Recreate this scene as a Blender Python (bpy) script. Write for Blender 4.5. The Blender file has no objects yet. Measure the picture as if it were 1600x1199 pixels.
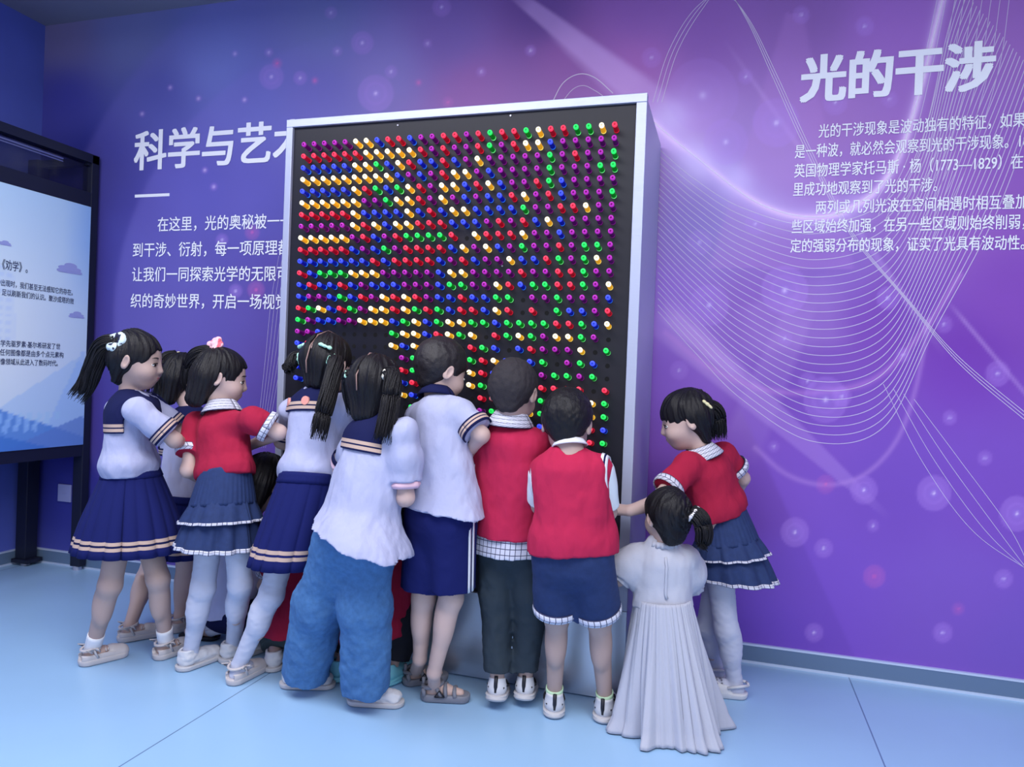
import bpy, math, random
import numpy as np

# ---------------------------------------------------------------- camera, world, light, exposure
FPX, YAW, PIT, ROL, CAMD, CAMH = 1135.28, .2920, .0074, .0380, 3.0651, 1.10
def nrm(v):
    v = np.asarray(v, float); return v / (np.linalg.norm(v) + 1e-12)
def V(*a): return np.array(a, float)
_F = V(-math.sin(YAW)*math.cos(PIT), math.cos(YAW)*math.cos(PIT), -math.sin(PIT))
_R0 = V(math.cos(YAW), math.sin(YAW), 0); _U0 = np.cross(_R0, _F)
_R = math.cos(ROL)*_R0 + math.sin(ROL)*_U0; _U = -math.sin(ROL)*_R0 + math.cos(ROL)*_U0
CAM = V(0, -CAMD, CAMH)
S = bpy.context.scene
COL = S.collection
cam_data = bpy.data.cameras.new('camera'); cam = bpy.data.objects.new('camera', cam_data); COL.objects.link(cam)
cam_data.sensor_width = 36; cam_data.sensor_fit = 'HORIZONTAL'; cam_data.lens = 36*FPX/1600
cam_data.clip_start = .05; cam_data.clip_end = 60
from mathutils import Matrix, Vector
cam.matrix_world = Matrix([[_R[0], _U[0], -_F[0], CAM[0]], [_R[1], _U[1], -_F[1], CAM[1]], [_R[2], _U[2], -_F[2], CAM[2]], [0, 0, 0, 1]])
S.camera = cam

W = bpy.data.worlds.new('daylight'); S.world = W; W.use_nodes = True
bg = W.node_tree.nodes['Background']; bg.inputs[0].default_value = (.82, .87, 1, 1); bg.inputs[1].default_value = .36

def area(name, loc, target, sx, sy, power, col):
    l = bpy.data.lights.new(name, 'AREA'); l.shape = 'RECTANGLE'; l.size = sx; l.size_y = sy; l.energy = power; l.color = col
    o = bpy.data.objects.new(name, l); COL.objects.link(o); o.location = loc
    d = Vector(target) - Vector(loc); o.rotation_euler = d.to_track_quat('-Z', 'Y').to_euler(); return o
area('window_daylight', (.6, -7.2, 2.2), (-.7, 0, .9), 7.5, 2.2, 84, (.95, .96, 1))
area('ceiling_panel_lamp', (-.1, -2.6, 2.86), (-.1, -2.6, 0), 2.6, 1.1, 90, (.97, .97, 1))
area('ceiling_panel_lamp', (-2.0, -1.9, 2.86), (-2.0, -1.9, 0), 1.8, 1.0, 52, (.97, .97, 1))
area('ceiling_panel_lamp', (1.8, -3.2, 2.86), (1.8, -3.2, 0), 1.2, 1.6, 32, (.97, .97, 1))
vs = S.view_settings; S.display_settings.display_device = 'sRGB'
vs.view_transform = 'Standard'; vs.look = 'None'; vs.exposure = 0.0; vs.gamma = 1.0; vs.use_curve_mapping = False

# ---------------------------------------------------------------- points in the room: pixel of the photograph + known plane
def ray(x, y): return _F + _R*(x-800)/FPX - _U*(y-599.5)/FPX
def at(x, y, Y):
    d = ray(x, y); return CAM + d*(Y-CAM[1])/d[1]
def atX(x, y, X):
    d = ray(x, y); return CAM + d*(X-CAM[0])/d[0]
def ground(x, y, z=0.):
    d = ray(x, y); return CAM + d*(z-CAM[2])/d[2]
def project(P):
    d = np.asarray(P)-CAM; z = d@_F
    return 800+FPX*(d@_R)/z, 599.5-FPX*(d@_U)/z, z

# ---------------------------------------------------------------- materials
def lin(c):
    return tuple((x/12.92 if x <= .04045 else ((x+.055)/1.055)**2.4) for x in (v/255 for v in c))
MATS = {}
def mat(name, rgb, rough=.6, metal=0., spec=.4, emit=0., bump=None, sheen=0., var=None, erg=None):
    if name in MATS: return MATS[name]
    m = bpy.data.materials.new(name); m.use_nodes = True; nt = m.node_tree; b = nt.nodes['Principled BSDF']
    c = lin(rgb) + (1,)
    b.inputs['Base Color'].default_value = c; b.inputs['Roughness'].default_value = rough
    b.inputs['Metallic'].default_value = metal; b.inputs['Specular IOR Level'].default_value = spec
    if sheen: b.inputs['Sheen Weight'].default_value = sheen
    if emit:
        b.inputs['Emission Color'].default_value = lin(erg or rgb) + (1,); b.inputs['Emission Strength'].default_value = emit
    tc = nt.nodes.new('ShaderNodeTexCoord')
    if var:                                  # (scale, amount, stretch)
        mp = nt.nodes.new('ShaderNodeMapping'); mp.inputs['Scale'].default_value = var[2] if len(var) > 2 else (1, 1, 1)
        nt.links.new(tc.outputs['Object'], mp.inputs[0])
        n = nt.nodes.new('ShaderNodeTexNoise'); n.inputs['Scale'].default_value = var[0]; n.inputs['Detail'].default_value = 5
        nt.links.new(mp.outputs[0], n.inputs['Vector'])
        r = nt.nodes.new('ShaderNodeMapRange'); r.inputs[1].default_value = .25; r.inputs[2].default_value = .75
        r.inputs[3].default_value = 1-var[1]; r.inputs[4].default_value = 1+var[1]
        nt.links.new(n.outputs[0], r.inputs[0])
        mx = nt.nodes.new('ShaderNodeVectorMath'); mx.operation = 'SCALE'; mx.inputs[0].default_value = c[:3]
        nt.links.new(r.outputs[0], mx.inputs['Scale']); nt.links.new(mx.outputs[0], b.inputs['Base Color'])
    if bump:                                 # (scale, strength, stretch)
        mp = nt.nodes.new('ShaderNodeMapping'); mp.inputs['Scale'].default_value = bump[2] if len(bump) > 2 else (1, 1, 1)
        nt.links.new(tc.outputs['Object'], mp.inputs[0])
        n = nt.nodes.new('ShaderNodeTexNoise'); n.inputs['Scale'].default_value = bump[0]; n.inputs['Detail'].default_value = 4
        nt.links.new(mp.outputs[0], n.inputs['Vector'])
        bp = nt.nodes.new('ShaderNodeBump'); bp.inputs['Strength'].default_value = bump[1]; bp.inputs['Distance'].default_value = bump[3] if len(bump) > 3 else .004
        nt.links.new(n.outputs[0], bp.inputs['Height']); nt.links.new(bp.outputs[0], b.inputs['Normal'])
    MATS[name] = m; return m
def check_mat(name, rgb, line, cell=.012, frac=.14):
    if name in MATS: return MATS[name]
    m = mat(name, rgb, .8); nt = m.node_tree; b = nt.nodes['Principled BSDF']
    uv = nt.nodes.new('ShaderNodeUVMap'); sp = nt.nodes.new('ShaderNodeSeparateXYZ'); nt.links.new(uv.outputs[0], sp.inputs[0])
    outs = []
    for ax in (0, 1):
        a = nt.nodes.new('ShaderNodeMath'); a.operation = 'MULTIPLY'; a.inputs[1].default_value = 1/cell; nt.links.new(sp.outputs[ax], a.inputs[0])
        f_ = nt.nodes.new('ShaderNodeMath'); f_.operation = 'FRACT'; nt.links.new(a.outputs[0], f_.inputs[0])
        l = nt.nodes.new('ShaderNodeMath'); l.operation = 'LESS_THAN'; l.inputs[1].default_value = frac; nt.links.new(f_.outputs[0], l.inputs[0]); outs.append(l)
    mxm = nt.nodes.new('ShaderNodeMath'); mxm.operation = 'MAXIMUM'
    nt.links.new(outs[0].outputs[0], mxm.inputs[0]); nt.links.new(outs[1].outputs[0], mxm.inputs[1])
    mx = nt.nodes.new('ShaderNodeMix'); mx.data_type = 'RGBA'
    mx.inputs[6].default_value = lin(rgb)+(1,); mx.inputs[7].default_value = lin(line)+(1,)
    nt.links.new(mxm.outputs[0], mx.inputs[0]); nt.links.new(mx.outputs[2], b.inputs['Base Color']); return m

def stripe_mat(name, rgb, line, spans):
    m = mat(name, rgb, .9, spec=.2); nt = m.node_tree; b = nt.nodes['Principled BSDF']
    uv = nt.nodes.new('ShaderNodeUVMap'); sp = nt.nodes.new('ShaderNodeSeparateXYZ'); nt.links.new(uv.outputs[0], sp.inputs[0]); tot = None
    for lo, hi in spans:
        a = nt.nodes.new('ShaderNodeMath'); a.operation = 'COMPARE'; a.inputs[1].default_value = (lo+hi)/2; a.inputs[2].default_value = (hi-lo)/2; nt.links.new(sp.outputs[1], a.inputs[0])
        if tot is not None:
            q = nt.nodes.new('ShaderNodeMath'); q.operation = 'MAXIMUM'; nt.links.new(tot, q.inputs[0]); nt.links.new(a.outputs[0], q.inputs[1]); tot = q.outputs[0]
        else: tot = a.outputs[0]
    mx = nt.nodes.new('ShaderNodeMix'); mx.data_type = 'RGBA'; mx.inputs[6].default_value = lin(rgb)+(1,); mx.inputs[7].default_value = lin(line)+(1,)
    nt.links.new(tot, mx.inputs[0]); nt.links.new(mx.outputs[2], b.inputs['Base Color']); return m

# ---------------------------------------------------------------- objects
def link(o, parent=None):
    COL.objects.link(o)
    if parent is not None: o.parent = parent
    return o
def empty(name, loc, label, cat, group=None):
    o = bpy.data.objects.new(name, None); link(o); o.location = loc; o.empty_display_size = .1
    tag(o, label, cat, group); return o
def tag(o, label=None, cat=None, group=None, kind=None):
    for k, v in (('label', label), ('category', cat), ('group', group), ('kind', kind)):
        if v: o[k] = v
    return o
def make(name, v, f, mats, parent=None, mi=None, uv=None, smooth=True, label=None):
    """one mesh object from vertices v (world), faces f (array of quads or list), material list"""
    me = bpy.data.meshes.new(name)
    v = np.asarray(v, np.float32).reshape(-1, 3)
    if parent is not None: v = v - np.array(PLOC[parent.name], np.float32)
    if isinstance(f, np.ndarray):
        n, k = f.shape; sizes = np.full(n, k, np.int32); flat = f.reshape(-1).astype(np.int32)
    else:
        sizes = np.array([len(x) for x in f], np.int32); flat = np.array([i for x in f for i in x], np.int32)
    me.vertices.add(len(v)); me.vertices.foreach_set('co', v.reshape(-1))
    me.loops.add(len(flat)); me.loops.foreach_set('vertex_index', flat)
    me.polygons.add(len(sizes)); me.polygons.foreach_set('loop_start', np.concatenate([[0], np.cumsum(sizes)[:-1]]).astype(np.int32))
    if mi is not None: me.polygons.foreach_set('material_index', np.asarray(mi, np.int32))
    me.polygons.foreach_set('use_smooth', np.full(len(sizes), smooth))
    for m in (mats if isinstance(mats, (list, tuple)) else [mats]): me.materials.append(m)
    if uv is not None:
        l = me.uv_layers.new(name='UVMap'); l.data.foreach_set('uv', np.asarray(uv, np.float32)[flat].reshape(-1))
    me.update(calc_edges=True); me.validate()
    o = bpy.data.objects.new(name, me); link(o, parent)
    if parent is not None: PLOC[o.name] = PLOC[parent.name]
    if label: o['label'] = label
    return o
PLOC = {}                                     # world location of every parent (children of parts sit at the same origin)

class MB:
    """collects simple shapes into one mesh"""
    def __init__(s): s.v = []; s.f = []; s.m = []; s.u = []
    def add(s, v, f, m=0):
        o = len(s.v); s.v += [tuple(x) for x in v]; s.f += [tuple(i+o for i in q) for q in f]; s.m += [m]*len(f); return s
    def box(s, lo, hi, m=0):
        x0, y0, z0 = lo; x1, y1, z1 = hi
        return s.add([(x0,y0,z0),(x1,y0,z0),(x1,y1,z0),(x0,y1,z0),(x0,y0,z1),(x1,y0,z1),(x1,y1,z1),(x0,y1,z1)],
                     [(0,3,2,1),(4,5,6,7),(0,1,5,4),(1,2,6,5),(2,3,7,6),(3,0,4,7)], m)
    def tube(s, pts, r, seg=8, m=0, cap=True):
        pts = [np.asarray(p, float) for p in pts]; n = len(pts); rs = r if hasattr(r, '__len__') else [r]*n
        v = []; f = []
        t0 = nrm(pts[1]-pts[0]); a = nrm(np.cross(t0, (0, 0, 1) if abs(t0[2]) < .9 else (1, 0, 0)))
        for i in range(n):
            t = nrm(pts[min(i+1, n-1)]-pts[max(i-1, 0)]); a = nrm(a - t*(a@t)); b = np.cross(t, a)
            for k in range(seg):
                th = 2*math.pi*k/seg; v.append(pts[i]+rs[i]*(math.cos(th)*a+math.sin(th)*b))
        for i in range(n-1):
            for k in range(seg):
                k2 = (k+1) % seg; f.append((i*seg+k, i*seg+k2, (i+1)*seg+k2, (i+1)*seg+k))
        if cap: f.append(tuple(range(seg-1, -1, -1))); f.append(tuple((n-1)*seg+k for k in range(seg)))
        return s.add(v, f, m)
    def poly(s, pts, thick, nvec, m=0):
        nvec = np.asarray(nvec, float); n = len(pts); v = [np.asarray(p) for p in pts]+[np.asarray(p)-nvec*thick for p in pts]
        f = [tuple(range(n)), tuple(range(2*n-1, n-1, -1))]+[(i, n+i, n+(i+1) % n, (i+1) % n) for i in range(n)]
        return s.add(v, f, m)
    def build(s, name, mats, parent=None, smooth=False, label=None):
        return make(name, np.array(s.v), s.f, mats, parent, s.m, smooth=smooth, label=label)

def bevel(o, w=.003, seg=2):
    b = o.modifiers.new('bevel', 'BEVEL'); b.width = w; b.segments = seg; b.limit_method = 'ANGLE'; return o

# ---------------------------------------------------------------- smooth bodies from blended distance fields
def h3(i, j, k):
    n = (i*73856093) ^ (j*19349663) ^ (k*83492791)
    n = (n ^ (n >> 13))*1274126177 & 0x7fffffff
    return ((n ^ (n >> 16)) & 0xffff).astype(np.float32)/32767.5-1
def vnoise(p):
    q = np.floor(p).astype(np.int64); f = (p-q).astype(np.float32); f = f*f*(3-2*f); r = 0
    for a in (0, 1):
        for b in (0, 1):
            for c in (0, 1):
                w = (f[:, 0] if a else 1-f[:, 0])*(f[:, 1] if b else 1-f[:, 1])*(f[:, 2] if c else 1-f[:, 2])
                r = r + w*h3(q[:, 0]+a, q[:, 1]+b, q[:, 2]+c)
    return r
def smin(a, b, k):
    h = np.maximum(k-np.abs(a-b), 0)/k; return np.minimum(a, b)-h*h*k*.25
class Sdf:
    def __init__(s, h=.004): s.h = h; s.P = []; s.post = []
    def cone(s, a, b, ra, rb, k=.012, clip=(), flat=None, sub=False):
        a = np.asarray(a, float); b = np.asarray(b, float); m = max(ra, rb)*(flat[1] if flat else 1)
        s.P.append(('c', (a, b, ra, rb, flat), np.minimum(a, b)-m, np.maximum(a, b)+m, k, clip, sub)); return s
    def ell(s, c, r, rot=None, k=.012, clip=(), sub=False):
        c = np.asarray(c, float); r = np.asarray(r, float)
        ext = r if rot is None else np.sqrt(((np.asarray(rot)*r)**2).sum(1))
        s.P.append(('e', (c, r, None if rot is None else np.asarray(rot, float)), c-ext, c+ext, k, clip, sub)); return s
    def run(s):
        h = s.h; add = [p for p in s.P if not p[6]]
        lo = np.min([p[2] for p in add], 0)-4*h-.008; hi = np.max([p[3] for p in add], 0)+4*h+.008
        n = np.ceil((hi-lo)/h).astype(int)+1
        ax = [(lo[i]+h*np.arange(n[i])).astype(np.float32) for i in range(3)]
        D = np.full(n, .06, np.float32)
        for kind, prm, plo, phi, k, clip, sub in s.P:
            mg = k+4*h
            i0 = np.clip(np.floor((plo-mg-lo)/h).astype(int), 0, n); i1 = np.clip(np.ceil((phi+mg-lo)/h).astype(int)+1, 0, n)
            if (i1 <= i0).any(): continue
            X, Y, Z = np.meshgrid(*[ax[i][i0[i]:i1[i]] for i in range(3)], indexing='ij')
            if kind == 'c':
                a, b, ra, rb, flat = prm
                x, y, z = X-a[0], Y-a[1], Z-a[2]; ba = b-a
                if flat is not None:
                    la, ratio = flat; t = (x*la[0]+y*la[1]+z*la[2])*(1-1/ratio)
                    x = x-la[0]*t; y = y-la[1]*t; z = z-la[2]*t; ba = ba-la*(ba@la)*(1-1/ratio)
                l2 = ba@ba; rr = ra-rb; a2 = max(l2-rr*rr, 1e-9); il2 = 1/max(l2, 1e-9)
                yy = x*ba[0]+y*ba[1]+z*ba[2]; zz = yy-l2
                qx, qy, qz = x*l2-ba[0]*yy, y*l2-ba[1]*yy, z*l2-ba[2]*yy
                x2 = qx*qx+qy*qy+qz*qz; y2 = yy*yy*l2; z2 = zz*zz*l2
                kk = np.sign(rr)*rr*rr*x2
                d = (np.sqrt(np.maximum(x2*a2*il2, 0))+yy*rr)*il2-ra
                d = np.where(np.sign(zz)*a2*z2 > kk, np.sqrt(x2+z2)*il2-rb, d)
                d = np.where(np.sign(yy)*a2*y2 < kk, np.sqrt(x2+y2)*il2-ra, d)
            else:
                c, r, rot = prm; x, y, z = X-c[0], Y-c[1], Z-c[2]
                if rot is not None:
                    x, y, z = (x*rot[0, i]+y*rot[1, i]+z*rot[2, i] for i in range(3))
                k0 = np.sqrt((x/r[0])**2+(y/r[1])**2+(z/r[2])**2); k1 = np.sqrt((x/r[0]**2)**2+(y/r[1]**2)**2+(z/r[2]**2)**2)
                d = k0*(k0-1)/np.maximum(k1, 1e-6)
            for cp, cn in clip:
                d = np.maximum(d, (X-cp[0])*cn[0]+(Y-cp[1])*cn[1]+(Z-cp[2])*cn[2])
            sl = tuple(slice(i0[i], i1[i]) for i in range(3)); g = D[sl]
            D[sl] = -smin(-g, d, k) if sub else smin(g, d.astype(np.float32), k)
        for fn in s.post:
            m = D < .035
            idx = np.nonzero(m); p = np.stack([ax[i][idx[i]] for i in range(3)], 1)
            D[m] = fn(D[m], p)
        return nets(D, lo, h)
def nets(D, lo, h):
    s = D < 0
    c = s[:-1, :-1, :-1].astype(np.int8)
    tot = sum(s[a:D.shape[0]-1+a, b:D.shape[1]-1+b, g:D.shape[2]-1+g].astype(np.int8) for a in (0, 1) for b in (0, 1) for g in (0, 1))
    I, J, K = np.nonzero((tot > 0) & (tot < 8))
    idx = np.full(c.shape, -1, np.int32); idx[I, J, K] = np.arange(len(I))
    val = {(a, b, g): D[I+a, J+b, K+g] for a in (0, 1) for b in (0, 1) for g in (0, 1)}
    acc = np.zeros((len(I), 3), np.float32); cnt = np.zeros(len(I), np.float32)
    for ax in range(3):
        for u in (0, 1):
            for w in (0, 1):
                p0 = [0, 0, 0]; o = [x for x in range(3) if x != ax]; p0[o[0]] = u; p0[o[1]] = w; p1 = list(p0); p1[ax] = 1
                a, b = val[tuple(p0)], val[tuple(p1)]; m = (a < 0) != (b < 0)
                t = np.where(m, a/np.where(m, a-b, 1), 0)
                for q in range(3): acc[:, q] += np.where(m, (t if q == ax else p0[q]), 0)
                cnt += m
    v = (acc/cnt[:, None]+np.stack([I, J, K], 1))*h+lo
    F = []
    for ax in range(3):
        o = [(ax+1) % 3, (ax+2) % 3]
        sl0 = [slice(None)]*3; sl1 = [slice(None)]*3; sl0[ax] = slice(0, -1); sl1[ax] = slice(1, None)
        a = s[tuple(sl0)]; b = s[tuple(sl1)]; e = np.stack(np.nonzero(a != b), 1)
        ok = np.ones(len(e), bool)
        for q in o: ok &= (e[:, q] > 0) & (e[:, q] < D.shape[q]-1)
        e = e[ok]; fl = s[tuple(e.T)]
        def ci(du, dw):
            q = e.copy(); q[:, o[0]] += du; q[:, o[1]] += dw; return idx[tuple(q.T)]
        quad = np.stack([ci(-1, -1), ci(0, -1), ci(0, 0), ci(-1, 0)], 1)
        quad[~fl] = quad[~fl][:, ::-1]; F.append(quad)
    F = np.concatenate(F); F = F[(F >= 0).all(1)]
    return v.astype(np.float32), F
def folds(amp, fr=16., stretch=(1, 1, .6), seed=0):
    def fn(d, p):
        q = p*np.array(stretch)*fr+seed*17.3
        n = vnoise(q)+.5*vnoise(q*2.1+5)
        return d-amp*n.astype(np.float32)
    return fn

# ---------------------------------------------------------------- the room
XC, ZC, XR, YB = -3.664, 2.93, 3.0, -7.0
def struct(o): o['kind'] = 'structure'; PLOC[o.name] = (0., 0., 0.); return o
fm = mat('floor_vinyl', (152, 190, 228), .30, spec=.45, var=(1.6, .05)); nt = fm.node_tree; bs = nt.nodes['Principled BSDF']
geo = nt.nodes.new('ShaderNodeNewGeometry'); sx = nt.nodes.new('ShaderNodeSeparateXYZ'); nt.links.new(geo.outputs['Position'], sx.inputs[0])
SEAM0, SEAM1 = ground(380, 1078)[0], ground(1345, 1105)[0]
def mth(op, a, b=None):
    n = nt.nodes.new('ShaderNodeMath'); n.operation = op
    for i, q in enumerate((a, b)):
        if q is None: continue
        if isinstance(q, (int, float)): n.inputs[i].default_value = q
        else: nt.links.new(q, n.inputs[i])
    return n.outputs[0]
t_ = mth('ABSOLUTE', mth('SUBTRACT', mth('FRACT', mth('ADD', mth('DIVIDE', mth('SUBTRACT', sx.outputs[0], SEAM0), SEAM1-SEAM0), 20.5)), .5))
seam = mth('LESS_THAN', t_, .0022/(SEAM1-SEAM0))
src = bs.inputs['Base Color'].links[0].from_socket
mx = nt.nodes.new('ShaderNodeMix'); mx.data_type = 'RGBA'; nt.links.new(seam, mx.inputs[0]); nt.links.new(src, mx.inputs[6]); mx.inputs[7].default_value = lin((96, 124, 168))+(1,)
nt.links.new(mx.outputs[2], bs.inputs['Base Color'])
struct(MB().box((XC-.1, YB, -.06), (XR, .1, 0)).build('floor', fm))
struct(MB().box((XC-.1, YB, ZC), (XR, .1, ZC+.06)).build('ceiling', mat('ceiling_paint', (140, 138, 156), .9)))
lw = mat('left_wall_print', (86, 100, 190), .55, var=(1.3, .22))
struct(MB().box((XC-.1, YB, 0), (XC, 0, ZC)).build('wall_left', lw))

# mural print of the back wall: print colours, lightened or darkened by area to offset uneven lamp light
CP = [(-200,-100,127,128,164),(100,60,120,128,164),(100,150,63,73,160),(200,60,115,137,185),(150,250,38,49,130),(250,150,73,92,162),(330,100,114,143,205),(400,160,96,116,184),(500,50,113,134,186),(500,150,102,111,182),(600,100,126,131,193),(700,60,119,108,177),(740,140,144,106,174),(850,30,99,79,149),(880,90,144,103,172),(1000,100,160,113,185),(1000,20,139,105,180),(1100,60,137,104,180),(1250,30,135,106,176),(1400,50,153,116,198),(1560,30,154,118,192),(1060,200,178,158,219),(1140,300,162,159,222),(1200,240,155,136,202),(1300,180,153,120,193),(1100,350,141,136,206),(1300,400,132,106,194),(1420,250,152,113,194),(1500,320,143,99,191),(1590,300,138,94,186),(1580,450,125,75,182),(1050,480,156,129,219),(1050,600,138,105,207),(1180,480,137,106,195),(1400,500,117,71,179),(1500,560,111,58,174),(1250,640,114,77,178),(1200,780,114,81,183),(1400,760,103,73,172),(1550,780,111,75,174),(1250,900,112,83,190),(1500,920,113,91,180),(1600,1010,107,92,179),(1190,980,109,82,193),(1060,760,133,94,192),(1800,600,116,74,179),(1800,0,144,114,193),(1800,1050,107,89,174),(1350,300,146,118,196),(300,300,60,72,158),(400,310,74,82,162),(230,380,41,44,137),(320,420,46,45,135),(400,460,65,46,138),(300,520,49,33,126),(400,600,68,32,130),(420,760,85,35,136),(200,500,31,26,118),(160,640,37,25,119),(80,800,50,62,146),(60,860,69,85,166),(150,420,22,26,117),(130,330,25,34,121),(600,500,92,60,148),(800,500,145,113,193),(700,900,128,85,197),(950,300,165,130,197)]
def spline(pts, n=14):
    pts = [np.array(p, float) for p in pts]; pp = [2*pts[0]-pts[1]]+pts+[2*pts[-1]-pts[-2]]; out = []
    for i in range(1, len(pp)-2):
        for t in np.linspace(0, 1, n, endpoint=False):
            a, b, c, d = pp[i-1:i+3]; out.append(.5*(2*b+(c-a)*t+(2*a-5*b+4*c-d)*t*t+(3*b-a-3*c+d)*t**3))
    return out+[pts[-1]]
def wall_print():
    h = .0075; xs = np.arange(XC, XR+h, h); zs = np.arange(0, ZC+h, h); zs = zs[zs <= ZC]; xs = xs[xs <= XR]; xs[-1] = XR; zs[-1] = ZC
    X, Z = np.meshgrid(xs, zs); P = np.stack([X, 0*X, Z], -1).reshape(-1, 3)
    d = P-CAM; z = np.maximum(d@_F, .3); px = 800+FPX*(d@_R)/z; py = 599.5-FPX*(d@_U)/z
    cp = np.array(CP, float); col = np.array([lin(c[2:]) for c in CP]); num = 0; den = 0
    for i in range(len(cp)):
        w = 1/((px-cp[i, 0])**2+(py-cp[i, 1])**2+38**2)**1.75; num = num+w[:, None]*col[i]; den = den+w
    C = num/den[:, None]
    def add(m, rgb, a):
        nonlocal C
        m = np.clip(m, 0, 1)[:, None]*a; C = C*(1-m)+np.array(lin(rgb))*m
    sm = lambda x: 1/(1+np.exp(-np.clip(x, -40, 40)))
    # two wide discs of lighter blue
    for cx, cy, r, a, w in ((640, 500, 462, .30, 2.), (650, 470, 566, .22, 2.5)):
        add(sm((r-np.hypot(px-cx, py-cy))/w)*np.clip((620-px)/330, 0, 1), (128, 134, 214), a)
    # soft beams
    def beam(x0, y0, x1, y1, w0, w1, a, rgb=(206, 190, 244), soft=.35):
        ux, uy = x1-x0, y1-y0; L = math.hypot(ux, uy); ux /= L; uy /= L
        t = ((px-x0)*ux+(py-y0)*uy)/L; o = -(px-x0)*uy+(py-y0)*ux; w = w0+(w1-w0)*t
        e = np.clip((w-np.abs(o))/(soft*np.maximum(w, 2)), 0, 1); add(e*((t > 0) & (t < 1))*np.clip(t*6, 0, 1)*np.clip((1-t)*5, 0, 1), rgb, a)
    beam(790, -20, 1035, 170, 10, 34, .42); beam(860, 40, 1080, 220, 18, 44, .25); beam(1010, 470, 1392, 812, 40, 5, .28, soft=.25); beam(1030, 480, 1170, 600, 18, 8, .35)
    beam(1150, 520, 1330, 480, 40, 70, .10); beam(1260, 460, 1150, 720, 26, 40, .12); beam(1130, 60, 1480, 560, 5, 9, .22, soft=.8); beam(1480, 470, 1640, 660, 5, 5, .28, soft=.8)
    add(sm((px-1149-(py-622)*.461)/1.5)*np.clip((py-540)/160, 0, 1)*np.clip((1250-py)/500+.3, 0, 1), (136, 104, 220), .34)
    add(sm((px-1165-(230-py)*.30)/2)*sm((1262-px+(py-60)*.2)/2)*(py < 420)*(py > 20), (184, 148, 220), .22)
    # the glowing curve
    def curve(pts, w, a, rgb):
        pts = spline(pts, 8); dd = np.full(len(px), 1e9); pts = np.array(pts, float)
        for i in range(len(pts)-1):
            b = pts[i+1]-pts[i]; t = np.clip(((px-pts[i, 0])*b[0]+(py-pts[i, 1])*b[1])/(b@b), 0, 1)
            dd = np.minimum(dd, np.hypot(px-pts[i, 0]-t*b[0], py-pts[i, 1]-t*b[1]))
        add(np.exp(-(dd/w)**2), rgb, a)
    g = [(1020, 190), (1050, 218), (1088, 246), (1139, 287), (1190, 320), (1241, 338), (1293, 338), (1334, 323), (1375, 292), (1410, 231), (1441, 128), (1462, 41), (1472, 0), (1480, -40)]
    curve(g[:8], 24, .40, (200, 200, 252)); curve(g, 10, .40, (214, 204, 252)); curve(g, 4.5, .80, (236, 230, 255))
    for q in ((1050, 182, 26), (1090, 262, 24), (1150, 282, 24), (1080, 250, 34)): add(np.exp(-((px-q[0])**2+(py-q[1])**2)/q[2]**2), (206, 212, 255), .55)
    curve([(1040, 520), (1110, 575), (1200, 610), (1290, 612), (1370, 590), (1440, 520), (1500, 430)], 5, .25, (214, 170, 236))
    curve([(1180, 700), (1230, 742), (1290, 758), (1350, 742), (1400, 690), (1430, 610), (1452, 500)], 4, .25, (206, 180, 240))
    # bubbles
    B = [(1213,192,38,1),(1098,149,58,.5),(1134,222,36,.8),(1226,454,38,1),(1108,477,32,1),(1093,379,20,.8),(1018,90,16,.7),(1252,23,14,.8),(1351,41,15,.9),(1475,507,14,.7),(1387,466,18,1),(1559,584,20,1),(1290,625,36,1),(1315,620,16,.9),
     (1350,766,22,1.1),(1459,771,28,1.2),(1589,803,28,1.2),(1242,832,23,1.2),(1287,857,15,1),(1366,901,18,.9,1),(1568,905,15,1),(1539,716,12,.8),(1484,653,12,.8),(1364,822,10,.7),(1473,989,16,1),(1272,989,15,1),(1497,952,10,.6,1),(1290,757,15,.7,1),
     (1124,668,14,.8),(1209,698,9,.6),(1061,579,15,.8),(1226,529,13,.7),(1411,555,12,.7),(1262,596,14,.7),(1180,350,17,.7),(1305,160,20,.8),(1390,155,13,.6),(1165,120,12,.7),
     (566,67,18,.9),(587,146,29,.9),(611,112,10,.8),(424,120,20,.8),(469,122,11,.8),(517,20,10,.7),(690,11,15,.8),(829,79,9,.9),(433,99,8,.8,1),(752,112,8,.7),(310,154,5,.8),(382,156,5,.8),(367,84,5,.7),(420,82,7,.7),(527,80,8,.7),(668,68,7,.6),(492,126,6,.7,1),(654,129,6,.7,1),(700,160,9,.6,1),
     (347,375,10,.8),(368,455,11,.9),(400,453,14,.8,1),(394,363,12,.7,1),(320,266,5,.8),(334,292,6,.8),(222,178,5,.6),(266,137,5,.6),(36,138,10,.7)]
    rnd = random.Random(5)
    for b in B:
        x, y, r, a = b[:4]; rr = np.hypot((px-x)*1.04, py-y); pk = len(b) > 4; rgb = (200, 120, 196) if pk else (176, 150, 236)
        add(sm((r-rr)*1.6), rgb, .26*a); add(np.exp(-((rr-r*.55)/(r*.10))**2), rgb, .14*a); add(np.exp(-(rr/(r*.30))**2), (206, 96, 160) if pk else (160, 160, 250), .16*a); add(np.exp(-(rr/max(2.2, r*.09))**2), (226, 120, 190) if pk else (220, 226, 255), .75*a)
    n = vnoise(P*np.array([9, 1, 9]))*.5+vnoise(P*np.array([31, 1, 31]))*.3
    C = np.clip(C*WALLG[None]*(1+.015*n[:, None]), 0, .98)
    nx, nz = len(xs), len(zs); i = np.arange(nx*nz).reshape(nz, nx)
    F = np.stack([i[:-1, :-1], i[:-1, 1:], i[1:, 1:], i[1:, :-1]], -1).reshape(-1, 4)
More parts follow.
